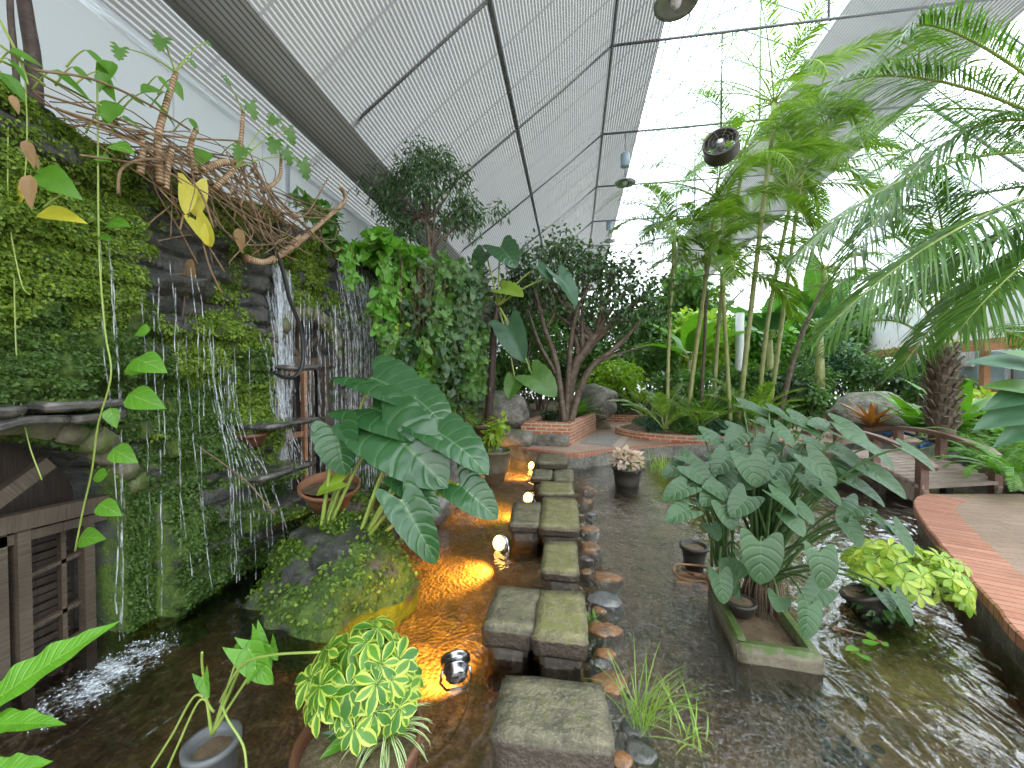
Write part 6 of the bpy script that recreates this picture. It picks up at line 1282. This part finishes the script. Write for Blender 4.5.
# ================================================================== CAFE BUILDING AND POSTS
cb = thing('cafe_building', 'white-fronted cafe building with a brown timber canopy behind the date palm', 'building', (13, 12, PL))
a0, a1 = AY(872, 322, 15.5), AY(1075, 292, 9.0)               # top edge of the white fascia, running towards us
def along(t, z, d=0): n_ = nrm(A(-(a1-a0)[1], (a1-a0)[0], 0)); return A(*(a0+(a1-a0)*t)[:2], z)+n_*d
zt0 = (a0[2]+a1[2])/2; dirn = nrm(A(*(a1-a0)[:2], 0))
build('fascia', MB().addm(beam(along(-.05, a0[2]-.45), along(1.1, a0[2]-.45), .3, 1.15)), M['white'], parent=cb)
build('canopy_beam', MB().addm(beam(along(-.05, a0[2]-1.12, -.15), along(1.1, a0[2]-1.12, -.15), .35, .2)), M['trellis'], parent=cb)
build('wall', MB().addm(beam(along(-.05, 1.45, .9), along(1.1, 1.45, .9), .15, 2.6)), M['plaster'], parent=cb)
for k in range(9):
    t = .02+k*.12; build('rafter', MB().addm(beam(along(t, a0[2]-1.1, .8), along(t, a0[2]-1.25, -.7), .08, .14)), M['trellis'], parent=cb)
for t0, t1 in ((.40, .50), (.52, .62), (.66, .76), (.80, .9)):
    o = build('window', MB().addm(beam(along(t0-.008, 1.75, .78), along(t1+.008, 1.75, .78), .06, .95)), M['white'], parent=cb)
    build('pane', MB().addm(beam(along(t0, 1.75, .74), along(t1, 1.75, .74), .03, .82)), M['blue_glass'], parent=o)
for t in (.22, .42, .62, .82):
    build('post', MB().addm(beam(along(t, PL, -.5), along(t, a0[2]-1.1, -.5), .12, .12, up=(0, 1, 0))), M['trellis'], parent=cb)
mb = MB()
for k in range(26):
    t = .3+k*.026
    for sgn in (0, .05): mb.addm(beam(along(t+sgn, PL+.15, -.5), along(t+.05-sgn, PL+.95, -.5), .03, .015))
mb.addm(beam(along(.28, PL+1.0, -.5), along(1.05, PL+1.0, -.5), .06, .08)); mb.addm(beam(along(.28, PL+.12, -.5), along(1.05, PL+.12, -.5), .05, .06))
build('lattice_rail', mb, M['trellis'], parent=cb)
p = AY(957, 372, 11); build('wall_box', MB().addm(box(along(.46, 2.0, .72), (.35, .12, .4), math.atan2(dirn[1], dirn[0]))), M['white'], parent=cb)
for (px, Y, h, lab) in [(739, 12.0, 3.3, 'white metal post among the palms in the middle'), (922, 11.8, 4.0, 'white post left of the date palm in front of the cafe'), (672, 16., 3.6, 'white post far behind the left canes')]:
    b = AY(px, 400, Y); t = thing('post', lab, 'post', A(b[0], b[1], PL)); build('shaft', MB().addm(tube([A(b[0], b[1], PL), A(b[0], b[1], h)], .11, 14)), M['white'], parent=t); build('foot_plate', MB().addm(box((b[0], b[1], PL+.02), (.36, .36, .04))), M['galv'], parent=t)

# ================================================================== HANGING FAN AND LAMPS
fc_ = AY(721, 147, 7.2); fn = thing('circulation_fan', 'round dark drum fan hanging from the roof above the palms', 'fan', fc_)
az_, tl_ = -2.0, 1.25; R = np.array(Matrix.Rotation(tl_, 3, Vector((-math.sin(az_), math.cos(az_), 0)))); ax_ = R@A(0, 0, 1)
build('drum', MB().addm(lathe(fc_, [(.245, -.13), (.27, -.13), (.275, -.10), (.265, -.08), (.265, .08), (.275, .10), (.27, .13), (.245, .13), (.24, .08), (.24, -.08), (.245, -.13)], 48, tilt=tl_, az=az_)), M['fan_metal'], parent=fn)
mb = MB(); 
for r_ in (.06, .12, .18, .235):
    th = np.linspace(0, 2*PI, 41); mb.addm(tube(np.c_[r_*np.cos(th), r_*np.sin(th), np.full(41, .13)]@R.T+fc_, .005, 5))
for k in range(8): a = k*PI/4; mb.addm(tube(np.array([[.03*math.cos(a), .03*math.sin(a), .13], [.245*math.cos(a), .245*math.sin(a), .13]])@R.T+fc_, .005, 5))
build('grille', mb, M['fan_metal'], parent=fn); build('hub', MB().addm(lathe(fc_, [(.002, -.06), (.06, -.06), (.06, .11), (.04, .135), (.002, .14)], 24, tilt=tl_, az=az_)), M['white'], parent=fn)
for k in range(4):
    a = k*PI/2+.4; u = A(math.cos(a), math.sin(a), 0); v = A(-math.sin(a), math.cos(a), 0); q = np.array([u*.05-v*.02+A(0, 0, .03), u*.05+v*.03-A(0, 0, .02), u*.13+v*.07-A(0, 0, .03), u*.225+v*.06-A(0, 0, .03), u*.23-v*.01+A(0, 0, .02), u*.13-v*.03+A(0, 0, .03)])
    q2 = q+A(0, 0, .004); V = np.concatenate([q, q2])@R.T+fc_
    build('blade', MB().add(V, [[0, 1, 2, 5], [2, 3, 4, 5], [11, 8, 7, 6], [11, 10, 9, 8]]), M['metal'], parent=fn)
build('hanger', MB().addm(tube([fc_+A(0, 0, .25), A(fc_[0], fc_[1], Z2-.03)], .012, 6)).addm(tube([fc_+A(.0, 0, .25), fc_+ax_*.0+A(.12, -.02, .27)], .01, 5)), M['fan_metal'], parent=fn)
for k, (px, py, Y, lab) in enumerate([(676, 3, 4.8, 'hanging bell lamp cut by the top edge at the screen border'), (625, 183, 9.6, 'hanging disc-shaded lamp with a blue-grey body in front of the screen border'), (609, 241, 14.4, 'farthest hanging disc lamp at the screen border')]):
    p = AY(px, py, Y); t = thing('hanging_lamp', lab, 'lamp', p); zb = zt(Z2, Y)-.03
    build('shade', MB().addm(lathe(p, [(.03, .10), (.06, .085), (.20, .02), (.24, .0), (.235, -.01), (.19, .01), (.05, .06)], 36)), M['galv'], parent=t); build('bulb', MB().addm(lathe(p, [(.002, -.05), (.05, -.03), (.065, .01), (.04, .06), (.03, .09)], 20)), M['white'], parent=t)
    build('ballast', MB().addm(lathe(p+A(0, 0, .36), [(.002, 0), (.09, 0), (.10, .02), (.10, .28), (.09, .30), (.002, .30)], 24)), M['lampblue'], parent=t); build('rod', MB().addm(tube([p+A(0, 0, .08), p+A(0, 0, .36)], .012, 6)).addm(tube([p+A(0, 0, .66), A(p[0], p[1], zb)], .008, 5)), M['metal'], parent=t)
SC.cycles.use_denoising = True
SC.cycles.max_bounces = 10; SC.cycles.transparent_max_bounces = 24; SC.cycles.sample_clamp_indirect = 8
SC.view_settings.view_transform = 'Standard'; SC.view_settings.look = 'None'; SC.view_settings.gamma = 1; SC.view_settings.use_curve_mapping = False
SC.view_settings.exposure = 0.22
